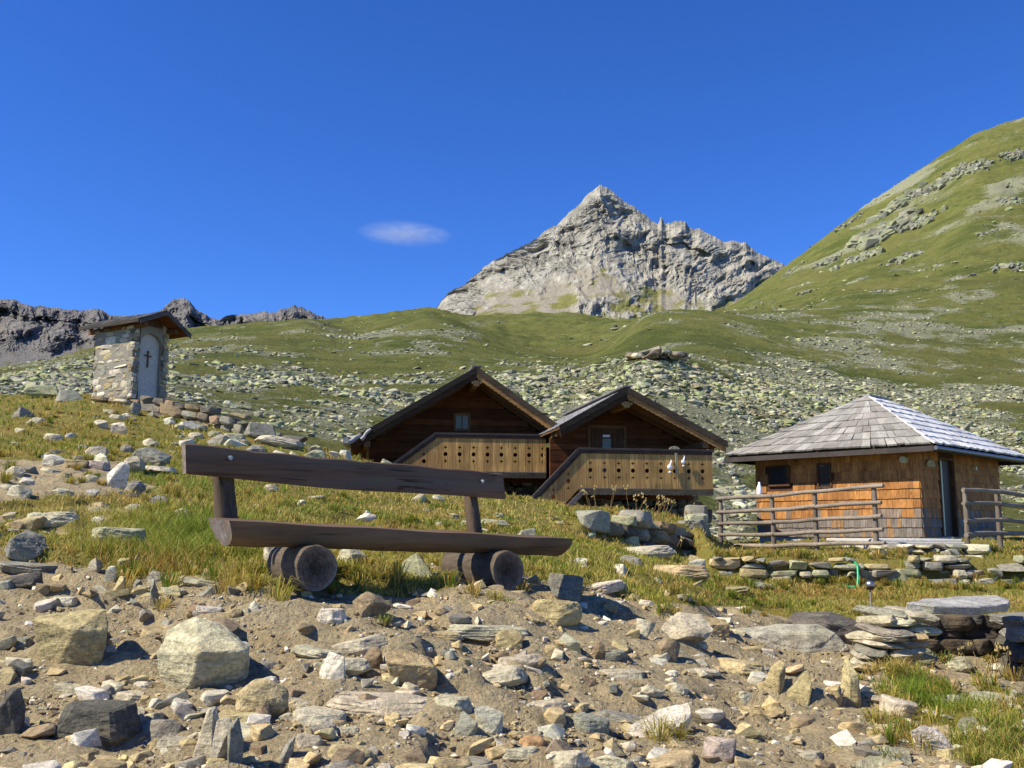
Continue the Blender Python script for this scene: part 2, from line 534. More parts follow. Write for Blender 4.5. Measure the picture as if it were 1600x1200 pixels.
def mountain_mat(name, rock_a, rock_b, scree, grass, zg, green=1.0, bd=14):
    m, t, b = newmat(name); g = N(t)
    c = g.coord((1, 1, 1), 'pos')
    cs = g.coord((1, 1, .35), 'pos', (0, .5, 0))
    n0 = g.noise(c, .004, 8, .62)
    n0b = g.noise(g.coord((1, 1, .6), 'pos', (0, .6, 0)), .012, 8, .66)
    n1 = g.noise(cs, .02, 9, .68, .5)
    n2 = g.noise(c, .09, 7, .75)
    rc = g.mix(g.ramp(n1, [(.34, 0.), (.62, 1.)]), rock_a, rock_b)
    rc = g.mix(1.0, rc, g.ramp(n2, [(.3, .62), (.7, 1.3)]), 'MULTIPLY')
    sm = g.attr('stony', 'Fac')
    # soft cover (grass or scree) where the ground is not steep rock
    sc_ = g.mix(1.0, scree, g.ramp(n2, [(.3, .8), (.7, 1.2)]), 'MULTIPLY')
    gz = g.n('ShaderNodeSeparateXYZ'); g.l(g.coord((1, 1, 1), 'pos'), gz.inputs[0])
    low = g.n('ShaderNodeMapRange'); g.l(gz.outputs[2], low.inputs[0])
    low.inputs[1].default_value = zg[0]; low.inputs[2].default_value = zg[1]
    low.inputs[3].default_value = .85 * green; low.inputs[4].default_value = 0.0
    gf = g.math('ADD', low.outputs[0], g.math('MULTIPLY', g.math('SUBTRACT', n0b, .5), 2.4))
    soft = g.mix(g.ramp(gf, [(.42, 0.), (.60, 1.)]), sc_, grass)
    f = g.math('ADD', sm, g.math('MULTIPLY', g.math('SUBTRACT', n1, .5), 1.0))
    col = g.mix(g.ramp(f, [(.44, 0.), (.56, 1.)]), soft, rc)
    g.l(col, b.inputs['Base Color'])
    b.inputs['Roughness'].default_value = .95
    b.inputs['Specular IOR Level'].default_value = .05
    h = g.math('ADD', n1, g.math('MULTIPLY', n2, .3))
    g.l(g.bump(h, .9, bd), b.inputs['Normal'])
    return m
M['peak'] = mountain_mat('peak_rock', (.19, .18, .15), (.42, .395, .33), (.29, .26, .205), (.18, .175, .06), (330, 780))
M['range'] = mountain_mat('range_rock', (.085, .09, .10), (.24, .22, .20), (.17, .16, .15), (.11, .105, .05), (300, 800), .6, 18)

def grass_mat():
    m, t, b = newmat('grass'); g = N(t)
    g.l(g.attr('tint'), b.inputs['Base Color'])
    b.inputs['Roughness'].default_value = .6
    b.inputs['Specular IOR Level'].default_value = .2
    tr = g.n('ShaderNodeBsdfTranslucent')
    g.l(g.mix(1.0, g.attr('tint'), (1.0, 1.05, .7), 'MULTIPLY'), tr.inputs[0])
    mx = g.n('ShaderNodeMixShader'); mx.inputs[0].default_value = .35
    out = [n for n in t.nodes if n.type == 'OUTPUT_MATERIAL'][0]
    g.l(b.outputs[0], mx.inputs[1]); g.l(tr.outputs[0], mx.inputs[2]); g.l(mx.outputs[0], out.inputs[0])
    return m
M['grass'] = grass_mat()

M['wood_v'] = wood_mat('weathered_boards', 'z')
M['wood_x'] = wood_mat('planks', 'x')
M['wood_y'] = wood_mat('rafters', 'y')
M['bench'] = wood_mat('bench_wood', 'x', 7, .5, 1.35, .6, .16, (.15, .105, .07), .8, .008)
M['shake'] = wood_mat('roof_shakes', 'y', 8, .6, 1.25, .6, .25, None, .5, .006)
M['shake2'] = wood_mat('grey_shakes', 'z', 10, .55, 1.3, .65, .15, None, .5, .006)
M['pole'] = wood_mat('grey_poles', 'x', 10, .6, 1.25, .8, .3, None, .5, .005)

def plain(name, col, rough=.6, metal=0.0, spec=.4, bump=0.0, nscale=20, emit=None):
    m, t, b = newmat(name); g = N(t)
    n1 = g.noise(g.coord(), nscale, 5)
    g.l(g.mix(1.0, col, g.ramp(n1, [(.3, .8), (.7, 1.15)]), 'MULTIPLY'), b.inputs['Base Color'])
    b.inputs['Roughness'].default_value = rough
    b.inputs['Metallic'].default_value = metal
    b.inputs['Specular IOR Level'].default_value = spec
    if bump: g.l(g.bump(n1, bump, .01), b.inputs['Normal'])
    return m
M['glass'] = plain('window_glass', (.03, .035, .035), .08, 0, .8)
M['curtain'] = plain('curtain', (.22, .24, .22), .8)
M['plaster'] = plain('white_plaster', (.46, .44, .39), .9, bump=.4)
M['mortar'] = plain('mortar', (.24, .215, .17), .95, bump=.8, nscale=30)
M['dark'] = plain('dark_wood', (.035, .02, .012), .6)
M['metal'] = plain('bolt_metal', (.42, .42, .42), .45, 1.0)
M['hose'] = plain('green_hose', (.02, .36, .14), .35)
M['white'] = plain('white_enamel', (.85, .85, .85), .3)
M['concrete'] = plain('concrete', (.50, .48, .44), .85, bump=.3)
M['lamp'] = plain('lamp_shade', (.45, .42, .22), .4)

# ------------------------------------------------------------------ grass / dirt map
BL = [  # u, v, ru, rv, weight   (+ grass, - bare)
 (100,640,260,40,1.0),(180,668,60,10,-.8),(60,660,50,8,-.7),(520,800,60,10,-.7),(700,770,70,8,-.6),(830,850,60,8,-.6),(60,690,90,22,.9),(230,690,100,40,1.0),(60,700,60,20,.8),
 (110,728,150,26,-1.3),(60,800,60,22,.8),(200,765,60,10,-.6),(150,800,160,35,.5),(130,870,70,26,.8),(20,870,50,40,.7),(210,840,60,30,.8),
 (285,850,120,75,1.3),(420,800,170,60,2.0),(640,800,250,70,2.2),(860,820,110,45,1.6),
 (440,700,120,35,-.3),(470,920,110,20,.5),(640,920,110,22,.8),(760,945,60,12,.5),
 (900,880,90,25,1.3),(960,880,70,30,.5),(1040,905,100,20,.8),(1120,935,120,16,1.0),
 (1000,830,110,14,1.6),(1250,940,180,30,2.4),(1420,915,250,22,1.5),(1560,930,80,30,1.2),
 (1150,955,70,14,-1.2),
 (1420,1075,90,50,1.3),(1560,1160,100,45,1.1),(1500,1110,90,25,.8),(1400,1030,70,22,.8),(1200,865,160,10,2.0),(1500,870,150,10,1.6),
 (1230,1090,90,60,-1.3),(700,1080,700,110,-2.2),(150,1010,260,110,-2.0),(1050,1000,200,50,-1.2),
 (1360,1150,60,60,-.6),(370,1060,30,14,1.3),(460,1120,26,12,1.4),(225,900,50,12,.8),(1000,925,40,10,.6),(1060,1150,40,25,.9)]
def grass_amount(x, y, z):
    u, v = proj(x, y, z)
    g = np.full(np.shape(u), .15)
    g = np.where(y > 12, .9, g)
    for (a, b_, ru, rv, wt) in BL:
        g = g + wt * np.exp(-((u - a) / ru) ** 2 - ((v - b_) / rv) ** 2)
    g = g + .55 * fbm(x * 1.1, y * 1.1, 4, 55) + .45 * fbm(x * 3.3, y * 3.3, 3, 58)
    return np.clip(g, 0, 1.6)

# ------------------------------------------------------------------ ground (near) and hillside (far)
def grid_faces(nr, nc):
    i = np.arange(nr - 1)[:, None] * nc + np.arange(nc - 1)[None, :]
    return np.stack([i, i + 1, i + 1 + nc, i + nc], -1).reshape(-1, 4)

rows = np.concatenate([np.linspace(-4, 2.4, 24), np.exp(np.linspace(math.log(2.6), math.log(34), 470))])
cs = np.linspace(-1, 1, 520)
Y, S = np.meshgrid(rows, cs, indexing='ij')
X = S * (3.2 + .80 * np.maximum(Y, 0))
Z = terr(X, Y)
ga = grass_amount(X, np.maximum(Y, 2.6), Z)
# the bare bank crumbles: extra roughness where there is no turf
Z = Z + .02 * (1 - np.clip(ga, 0, 1)) * ridged(X * 5, Y * 5, 3, 71) * (Y < 15)
gnd = np_mesh('ground', np.stack([X, Y, Z], -1).reshape(-1, 3), grid_faces(*X.shape), M['ground'],
              smooth=True, extra={'grass': ga})
tag(gnd, kind='structure')

rows = np.exp(np.linspace(math.log(34), math.log(1195), 430))
S2 = np.linspace(-1, 1, 620)
Y, S = np.meshgrid(rows, S2, indexing='ij')
X = S * (3.2 / Y + .80) * Y
Z = terr(X, Y)
def stony(x, y, z):
    u, v = proj(x, y, z)
    farw = np.clip((y - 380) / 80, 0, 1)
    s = .50 + (1 - farw) * (.62 * fbm(x / 24, y / 30, 4, 61) + .40 * fbm(x / 7, y / 9, 3, 67)) + farw * (.62 * fbm((x * .75 - z) / 26, (x + z) / 95, 5, 62, .6) + .09)
    s = s + .24 * np.exp(-((v - 620) / 50.) ** 2) + .35 * np.exp(-((u - 1140) / 50.) ** 2 - ((v - 770) / 90.) ** 2)
    s = s - .75 * np.exp(-((u - 830) / 130.) ** 2 - ((v - 540) / 20.) ** 2)      # green dip
    s = s - .5 * np.exp(-((u - 640) / 160.) ** 2 - ((v - 497) / 14.) ** 2)
    s = s - .22 * (y > 330)
    s = s + .35 * (fbm(x / 45 + 9, (y + 2 * z) / 30, 4, 63)) * (y > 130)
    s = s + np.where(y > 450, .22 * ridged((x * .8 - z) / 40, (z + x) / 150, 5, 77, .6) - .06, 0)
    s = s + .30 * np.exp(-((u - 1400) / 130.) ** 2 - ((v - 330) / 60.) ** 2)
    s = s + .45 * np.exp(-((u - 1430) / 110.) ** 2 - ((v - 490) / 45.) ** 2 - 0 * u)
    s = s + .35 * np.exp(-((u - 1300) / 160.) ** 2 - ((v - 495) / 14.) ** 2)
    return np.clip(s, 0, 1)
st = stony(X, Y, Z)
Z = Z + np.where(Y > 420, (st - .5).clip(0, 1) * 7 * ridged((X * .8 - Z) / 18, (X + Z) / 40, 4, 79, .6), 0)
Z = Z + np.where(Y > 420, 2.6 * fbm(X / 14, Z / 12, 4, 83, .6), 0)
hill = np_mesh('hillside', np.stack([X, Y, Z], -1).reshape(-1, 3), grid_faces(*X.shape), M['hill'],
               smooth=True, extra={'stony': st})
tag(hill, kind='structure')

# ------------------------------------------------------------------ far mountains
def massif(name, crest, base_v, d0, d1, us, nrow, mat, rib_px, rough, seed, rockline=.35, power=1.1, ribw=30., kindtag='structure', fanned=False):
    cu = np.array([c[0] for c in crest], float); cv = np.array([c[1] for c in crest], float)
    U = np.arange(us[0], us[1], us[2])
    top = np.interp(U, cu, cv)
    T = np.linspace(0, 1, nrow)
    TT, UU = np.meshgrid(T, U, indexing='ij')
    jag = (2.6 * fbm(UU / 9, TT * 0, 4, seed + 5, .6) + 1.2 * fbm(UU / 2.5, TT * 0, 2, seed + 6)) * TT ** 10
    V_ = base_v + (top[None, :] - base_v) * TT ** power
    q = (base_v - V_)
    wx = 16 * fbm(UU / 45, q / 45, 4, seed + 8); wy = 12 * fbm(UU / 38 + 7, q / 38, 4, seed + 9)
    # buttresses fan out from the summit; strata dip to the right
    fan = (UU - 940) * (1.25 - .55 * TT) if fanned else UU
    big = ridged((fan + wx) / (ribw * 2.0), (q + wy) / (ribw * 3.6), 3, seed, .5)
    rb = ridged((fan + .45 * q + wx) / ribw, (q - .25 * UU + wy) / (ribw * 1.5), 5, seed + 1, .6)
    rb2 = ridged((UU * .8 + q * .6 + wx) / (ribw * .33), (q - .5 * UU + wy) / (ribw * .42), 4, seed + 3, .62)
    lowm = np.clip((TT - rockline * .75) / rockline, 0, 1)
    lowm = np.clip(lowm + 1.2 * (fbm((UU + wx) / 45, q / 40, 4, seed + 13) ) * (TT < .8), .03, 1)
    env = np.clip(7 * (1 - TT), .0, 1) * lowm
    prof = 1 - (1 - TT) ** 1.5
    D = d0 + (d1 - d0) * prof
    D = D - env * (big * rough * .62 + rb * rough * .42 + rb2 * rough * .13)
    V_ = V_ + jag - env * rb * rib_px
    stn2 = np.clip(.16 + .62 * lowm + .22 * rb, 0, 1)
    yc = (600 - V_) / F
    k = D / (CP - yc * SP)
    P = np.stack([(UU - 800) / F * k, D, (SP + yc * CP) * k], -1)
    # the far side, going down behind the crest
    back = P[-1].copy(); back[:, 1] += 500; back[:, 2] -= 420
    back2 = back.copy(); back2[:, 1] += 600; back2[:, 2] -= 500
    P = np.concatenate([P, back[None], back2[None]], 0)
    stn = stn2
    stn = np.concatenate([stn, np.ones((2, len(U)))], 0)
    o = np_mesh(name, P.reshape(-1, 3), grid_faces(P.shape[0], P.shape[1]), mat, smooth=False, extra={'stony': stn})
    tag(o, kind=kindtag)
    return o

peak_crest = [(560,560),(640,510),(684,478),(700,458),(722,446),(748,426),(768,408),(790,398),(812,386),(835,375),(852,360),(870,352),
 (886,336),(900,325),(914,308),(926,297),(938,289),(948,292),(958,300),(975,315),(988,322),(1003,332),(1018,345),(1028,350),(1033,338),(1040,350),
 (1058,346),(1070,345),(1080,358),(1092,357),(1104,364),(1122,372),(1134,380),(1146,376),(1158,380),(1166,378),(1182,395),(1205,404),(1222,412),(1260,432),(1330,470)]
pk = massif('mountain', peak_crest, 520, 2050, 2650, (600, 1310, 1.5), 330, M['peak'], 3, 112, 101, .36, 1.0, 40., fanned=True)

left_crest = [(-340,430),(-200,440),(-60,455),(0,467),(20,467),(34,474),(50,477),(80,480),(110,484),(130,486),(150,483),(162,486),(170,492),(200,494),(235,490),
 (255,484),(262,474),(272,468),(285,467),(296,470),(306,482),(318,490),(330,497),(342,500),(352,494),(372,491),(392,491),(412,488),(430,487),(445,482),(460,477),(474,480),(490,490),(510,497),(560,508),(640,530)]
lr = massif('mountain', left_crest, 585, 2700, 3300, (-340, 640, 1.5), 230, M['range'], 3, 170, 141, .30, .9, 26.)

# ------------------------------------------------------------------ stones
def ico(n):
    bm = bmesh.new()
    bmesh.ops.create_icosphere(bm, subdivisions=n, radius=1)
    V = np.array([v.co[:] for v in bm.verts]); Fc = np.array([[v.index for v in f.verts] for f in bm.faces])
    bm.free()
    return V, Fc
ICO = {n: ico(n) for n in (1, 2, 3, 4, 5)}

def rot_m(rx, ry, rz):
    return np.array(Matrix.Rotation(rz, 3, 'Z') @ Matrix.Rotation(ry, 3, 'Y') @ Matrix.Rotation(rx, 3, 'X'))

def hull_pts(P, sub=0, bev=0.0, rough=0.0, r=None):
    bm = bmesh.new()
    for p in P: bm.verts.new(p)
    res = bmesh.ops.convex_hull(bm, input=bm.verts)
    bad = [e for e in res['geom_interior'] + res['geom_unused'] if isinstance(e, bmesh.types.BMVert)]
    if bad: bmesh.ops.delete(bm, geom=list(set(bad)), context='VERTS')
    if bev:
        bmesh.ops.dissolve_limit(bm, angle_limit=math.radians(9), verts=bm.verts, edges=bm.edges)
        bmesh.ops.bevel(bm, geom=list(bm.edges), offset=bev, segments=1, affect='EDGES', clamp_overlap=True)
    bmesh.ops.triangulate(bm, faces=bm.faces)
    for _ in range(sub):
        ln = sorted(e.calc_length() for e in bm.edges)
        lim = ln[int(len(ln) * .45)]
        bmesh.ops.subdivide_edges(bm, edges=[e for e in bm.edges if e.calc_length() > lim * .8], cuts=1)
        bmesh.ops.triangulate(bm, faces=bm.faces)
    bm.normal_update()
    V = np.array([v.co[:] for v in bm.verts]); Nn = np.array([v.normal[:] for v in bm.verts])
    Fc = np.array([[v.index for v in f.verts] for f in bm.faces])
    bm.free()
    if rough:
        ph = r.uniform(0, 9, 3); sz = max(V.max(0) - V.min(0))
        tot = 0
        for k_, a in ((2.6, 1.0), (6.1, .6), (13., .35)):
            q = V / sz * k_ * 3 + ph * k_
            tot = tot + a * np.sin(q[:, 0] + 1.7 * np.sin(q[:, 1])) * np.sin(q[:, 1] + 1.3 * np.sin(q[:, 2] * 1.4))
        st_ = np.sign(np.sin(V[:, 2] / sz * 34 + 2.2 * np.sin(V[:, 0] / sz * 5 + ph[0]) + 1.5 * np.sin(V[:, 1] / sz * 6 + ph[1])))
        tot = tot + .28 * st_ * (np.abs(Nn[:, 2]) < .75)
        V = V + Nn * (tot * rough * sz)[:, None]
    return V, Fc

def angular(r, shp='b', lvl=4):
    """broken stone as a bevelled convex hull in a unit box"""
    if shp == 's':
        n = r.integers(6, 10)
        P = []
        for zz, k in ((1, r.uniform(.72, .95)), (-.2, 1.0), (-1, r.uniform(.6, .9))):
            for i in range(n):
                a = 2 * math.pi * (i + r.uniform(-.35, .35)) / n
                q = r.uniform(.78, 1.0) * k
                e = .8
                P.append((q * math.copysign(abs(math.cos(a)) ** e, math.cos(a)), q * math.copysign(abs(math.sin(a)) ** e, math.sin(a)), zz * r.uniform(.75, 1)))
    else:
        n = {'b': 12, 'r': 26, 'u': 12, 'w': 8}[shp]
        P = r.normal(size=(n, 3)); P /= np.linalg.norm(P, axis=1)[:, None]
        P = np.sign(P) * np.abs(P) ** (.65 if shp != 'r' else .85)
        if shp == 'w': P[:, 0] *= .4 + .6 * (P[:, 2] < 0)
        if shp == 'u': P[:, 0] *= 1 - .45 * np.clip(P[:, 2], 0, 1)
        P = [tuple(p) for p in P]
    V, Fc = hull_pts(P, {5: 4, 4: 2, 3: 1, 2: 0, 1: 0}[lvl], {5: .07, 4: .06, 3: .05}.get(lvl, 0), {5: .010, 4: .010, 3: .006}.get(lvl, 0), r)
    mn, mx = V.min(0), V.max(0)
    return (V - (mn + mx) / 2) / ((mx - mn) / 2), Fc

def rock_v(r, lvl=3, cuts=9, rough=.05, flat=0.0, lo=.42, hi=.80):
    """unit-box rock with broken faces"""
    V = ICO[lvl][0].copy()
    for k in range(cuts):
        n = r.normal(size=3)
        if r.random() < flat: n[2] *= 4
        n /= np.linalg.norm(n)
        c = r.uniform(lo, hi)
        dd = V @ n
        V = V - np.maximum(dd - c, 0)[:, None] * n
    if rough:
        ph = r.uniform(0, 9, 3)
        for s_, a in ((3.1, 1.0), (7.3, .5), (15., .3)):
            if lvl < 4 and s_ > 10: continue
            q = V * s_ + ph
            V = V * (1 + rough * a * (np.sin(q[:, 0] + np.sin(q[:, 1] * 1.3)) * np.sin(q[:, 1] + np.sin(q[:, 2])) ))[:, None]
    mn, mx = V.min(0), V.max(0)
    return (V - (mn + mx) / 2) / ((mx - mn) / 2)

def add_stones(lst):
    """lst of (V,F,tint) -> arrays"""
    off = 0; VV = []; FF = []; TT = []
    for V, Fc, t in lst:
        VV.append(V); FF.append(Fc + off); off += len(V)
        TT.append(np.tile(np.array(t, np.float32), (len(Fc), 1)))
    return np.concatenate(VV), np.concatenate(FF), np.concatenate(TT)

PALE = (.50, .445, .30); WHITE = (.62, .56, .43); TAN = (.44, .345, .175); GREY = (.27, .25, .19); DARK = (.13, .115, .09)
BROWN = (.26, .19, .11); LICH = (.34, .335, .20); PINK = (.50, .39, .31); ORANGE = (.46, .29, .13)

def jt(t, r, a=.12):
    k = 1 + r.uniform(-a, a)
    return tuple(float(c * k * (1 + r.uniform(-.04, .04))) for c in t)

# hand-placed stones: u, v(centre), w, h in photograph pixels, depth ratio, tint, shape, turn, tilt, label
R_ = [
 (112,1000,118,100,.7,TAN,'w',.2,.25,'pale yellow wedge-shaped boulder at the left with a point turned left and a dark shadow'),
 (322,1022,150,118,.8,PALE,'b',.5,0,'largest angular grey-white boulder on the bare ground in front of the bench'),
 (405,1094,82,66,.8,TAN,'r',.2,0,'rounded tan boulder right of the largest grey-white one'),
 (318,1152,40,92,.7,PALE,'u',.1,.1,'left stone of three pale upright stones standing close together at the bottom'),
 (340,1164,26,80,.8,PALE,'u',.3,.05,'middle stone of three pale upright stones standing close together at the bottom'),
 (362,1166,24,84,.8,GREY,'u',.6,-.05,'right stone of three upright stones standing close together at the bottom'),
 (142,1128,130,62,.9,DARK,'s',.2,.1,'broad dark brown slab sunk in the dirt at lower left'),
 (248,1142,66,34,.8,GREY,'r',.1,0,'grey half-buried stone between the dark slab and three upright stones'),
 (8,1118,48,92,.8,DARK,'u',.3,.2,'dark tall stone cut by the left edge at the bottom'),
 (642,1044,92,58,.8,TAN,'b',.3,0,'yellow-tan angular block in the middle of the bare ground'),
 (578,1032,38,44,.8,BROWN,'u',.7,.2,'brown-grey pointed stone against the yellow-tan block'),
 (517,1044,42,50,.6,WHITE,'w',.4,0,'white triangular stone left of the yellow-tan block'),
 (592,1106,180,34,.8,PALE,'s',.1,.06,'long flat pale slab lying below the yellow-tan block'),
 (728,1132,36,40,.8,GREY,'b',.3,.1,'left stone of a close pair right of the long flat slab'),
 (762,1126,44,48,.8,PALE,'b',.9,.1,'right, taller stone of a close pair right of the long flat slab'),
 (922,1132,62,28,.9,GREY,'s',.2,.1,'flat grey stone left of the white layered slab'),
 (1030,1128,104,52,.7,WHITE,'s',.5,-.25,'bright white layered slab tilted over a tuft of dry grass'),
 (832,1160,42,22,.8,ORANGE,'r',.2,0,'small rusty orange stone near the bottom centre'),
 (1128,1174,52,44,.8,PINK,'b',.2,0,'pinkish block near the bottom right of centre'),
 (866,956,88,42,.8,TAN,'r',.2,-.15,'tan boulder just right of the right bench log'),
 (516,963,48,24,.8,WHITE,'s',.2,0,'white flat stone in the sun below the left bench log'),
 (575,946,62,42,.8,BROWN,'b',.4,.5,'brown stone lying in the bench shadow between the logs'),
 (1066,984,112,54,.9,PALE,'s',.3,-.2,'large pale boulder with a sloping top right of centre'),
 (1118,984,44,36,.8,TAN,'b',.1,0,'tan block leaning on the right side of the large pale boulder'),
 (1222,1002,214,52,.8,(.42,.39,.28),'s',.1,-.03,'widest slab on the right, grey with a sloping face, overhanging a hollow'),
 (1300,984,120,58,1.2,DARK,'r',.2,.2,'smooth dark boulder behind the widest slab'),
 (1046,1018,40,44,.8,BROWN,'r',.2,0,'rounded brown stone below the large pale boulder'),
 (1214,1064,32,62,.6,TAN,'u',.4,.25,'left stone of two tan stones leaning under the widest slab'),
 (1248,1076,40,58,.6,TAN,'u',.2,.3,'right stone of two tan stones leaning under the widest slab'),
 (1333,1066,28,78,.7,TAN,'u',.2,-.1,'narrow tan stone standing upright at the edge of the green grass'),
 (1160,1044,76,26,.9,TAN,'s',.2,.1,'flat tan stone below the left end of the widest slab'),
 (1092,1048,72,12,.6,PALE,'s',.2,.1,'thin pale splinter lying below the rounded brown stone'),
 (1016,1080,46,24,.8,PALE,'b',.2,.3,'pale stone above the white layered slab'),
 (946,919,62,22,.9,WHITE,'s',.4,-.2,'white flat slab tilted on the slope right of the bench'),
 (884,916,56,42,.9,GREY,'b',.4,.4,'grey gnarled rock beside the right end of the bench'),
 (1014,862,92,20,1.2,PALE,'s',.3,-.05,'flat pale slab below the dark retaining wall'),
 (1066,894,92,24,1.0,TAN,'s',.2,0,'flat tan slab sunk in grass below the retaining wall corner'),
 (760,986,134,24,.5,PALE,'s',.1,.05,'long pale stone half buried in dirt below the right bench log'),
 (692,996,64,14,.6,TAN,'s',.1,.1,'thin tan stone left of the long half-buried pale stone'),
 (795,1000,42,34,.8,TAN,'r',.1,.1,'tan rounded stone at the right end of the half-buried pale stone'),
 (1385,1184,104,44,.9,LICH,'s',.3,-.2,'broad grey-green slab at the bottom edge on the right'),
 (1478,1152,98,40,.8,WHITE,'s',.2,.35,'white slab with a tan lower half at lower right'),
 (1412,1108,58,40,.9,PALE,'s',.3,.2,'pale layered stone at the lower left of the green turf'),
 (1566,1098,80,30,1.0,PALE,'s',.2,.05,'flat pale slab near the right edge above the dark gap'),
 (1486,1096,54,16,1.0,WHITE,'s',.2,-.15,'thin pale slab in grass left of the flat one at the right edge'),
 (1530,1132,48,20,1.0,GREY,'s',.2,-.05,'dark grey slab under the turf at the right'),
 (1440,1030,60,26,1.0,LICH,'s',.1,-.1,'lichened slab in the yellow grass below the slab shelter'),
 (1500,1040,50,24,1.0,PALE,'s',.6,-.1,'pale stone in the yellow grass under the slab shelter'),
 (1385,1142,34,16,.9,TAN,'s',.2,-.1,'small flat tan stone left of the white slab at lower right'),
 (182,745,42,46,.8,WHITE,'u',.3,.4,'pale pointed stone with a grey shaded side in the rubble at left'),
 (232,716,62,34,.9,GREY,'r',.2,0,'pale grey rounded boulder on the left slope'),
 (206,726,34,28,.9,PALE,'r',.6,0,'small pale stone touching the grey rounded boulder on the left slope'),
 (246,734,52,12,.9,WHITE,'s',.2,.06,'thin white slab below the grey rounded boulder'),
 (82,720,36,22,.9,WHITE,'r',.2,.1,'small white stone in the rubble near the left edge'),
 (116,725,40,16,.9,TAN,'s',.2,.1,'flat tan stone right of the small white stone near the left edge'),
 (150,727,34,14,.9,PINK,'s',.2,.1,'flat pinkish stone in the rubble at left'),
 (66,613,52,22,.9,LICH,'b',.2,.1,'lichen-green boulder on the skyline left of the shrine'),
 (104,620,48,22,.9,GREY,'b',.5,.1,'pale grey pointed boulder just left of the shrine'),
 (404,656,56,28,.9,GREY,'b',.3,.1,'biggest boulder on the end of the dry wall right of the shrine'),
 (455,660,44,20,.9,DARK,'b',.3,.1,'dark boulder right of the biggest one on the crest'),
 (292,665,34,14,.9,WHITE,'r',.3,.1,'white stone at the foot of the dry wall'),
 (345,664,50,16,.9,PALE,'r',.3,.1,'pale stone at the foot of the dry wall near its right end'),
 (430,690,80,20,.9,PALE,'s',.3,.15,'pale slab among the heaped stones above the bench back'),
 (362,692,40,16,.9,WHITE,'w',.3,.1,'small white triangular stone above the left end of the bench back'),
 (178,845,88,44,1.0,LICH,'s',.3,.05,'flat lichened slab left of the green tussocks'),
 (88,812,66,26,.9,PALE,'s',.2,0,'pale flat stone between turf patches at the left'),
 (166,801,72,18,.9,PALE,'s',.2,.15,'pale slab above the flat lichened slab'),
 (40,886,104,20,1.2,GREY,'s',.1,.1,'long grey slab forming a ledge at the left edge'),
 (30,850,70,44,1.0,GREY,'b',.3,.3,'grey rock above the long ledge slab'),
 (30,908,50,30,1.0,DARK,'b',.1,0,'dark block under the long ledge slab'),
 (184,916,26,32,.7,TAN,'w',.3,.2,'small tan pointed stone below the lichened slab'),
 (234,932,17,56,.7,GREY,'u',.2,0,'thin grey splinter standing upright in dirt'),
 (98,942,42,18,.8,WHITE,'s',.2,0,'white flat stone above the pale wedge boulder'),
 (216,925,26,22,.8,TAN,'r',.3,0,'tan pebble left of the thin upright splinter'),
 (268,924,40,14,.8,PALE,'s',.3,.15,'flat pale stone right of the thin upright splinter'),
 (310,909,56,14,.8,PALE,'s',.3,.15,'flat pale stone left of the left bench log'),
 (324,953,42,14,.8,WHITE,'s',.3,.1,'white flat stone above the largest boulder'),
 (393,951,30,24,.8,WHITE,'w',.3,.1,'white triangular stone right of the largest boulder top'),
 (648,885,48,40,.9,LICH,'b',.5,-.5,'yellow-green lichened rock leaning between the bench logs'),
 (572,812,34,14,.9,WHITE,'r',.2,0,'white stone seen just above the bench seat'),
 (432,862,46,34,1.0,WHITE,'r',.2,0,'whitish stone under the seat beside the left log'),
 (548,870,46,30,1.0,PALE,'r',.2,0,'pale stone under the seat right of the left log'),
 (604,711,24,18,.9,LICH,'b',.2,.4,'small lichened rock showing above the bench back'),
 (772,817,50,14,.9,LICH,'s',.2,.1,'flat lichened stone beside the right bench post'),
 (1190,915,40,10,.9,GREY,'s',.2,.05,'flat grey stone at the foot of the terrace wall'),
 (1140,922,66,12,.9,TAN,'s',.2,-.15,'long tan stone edging the turf below the terrace'),
 (935,1018,22,30,.8,BROWN,'r',.2,.2,'brown egg-like stone alone on the bare slope'),
 (1000,985,30,38,.4,PALE,'u',.9,.6,'narrow pale stone leaning left of the large pale boulder'),
 (960,1200,70,34,.8,PALE,'b',.4,.1,'pale streaked stone cut by the bottom edge'),
 (545,1185,90,34,.8,TAN,'s',.2,.1,'tan slab at the bottom edge left of centre'),
 (480,1160,44,28,.8,PALE,'b',.3,.1,'pale block near the bottom edge left of the tan slab'),
 (445,1178,30,50,.6,GREY,'u',.3,.6,'leaning grey stone near the bottom edge'),
]
SHAPE = {'b': dict(cuts=11, rough=.03, flat=.0, lo=.45, hi=.72), 'r': dict(cuts=6, rough=.05, flat=.1, lo=.62, hi=.9),
         's': dict(cuts=12, rough=.03, flat=.25, lo=.55, hi=.80), 'u': dict(cuts=9, rough=.05, flat=0., lo=.55, hi=.8),
         'w': dict(cuts=8, rough=.03, flat=0., lo=.32, hi=.62)}
occupied = []
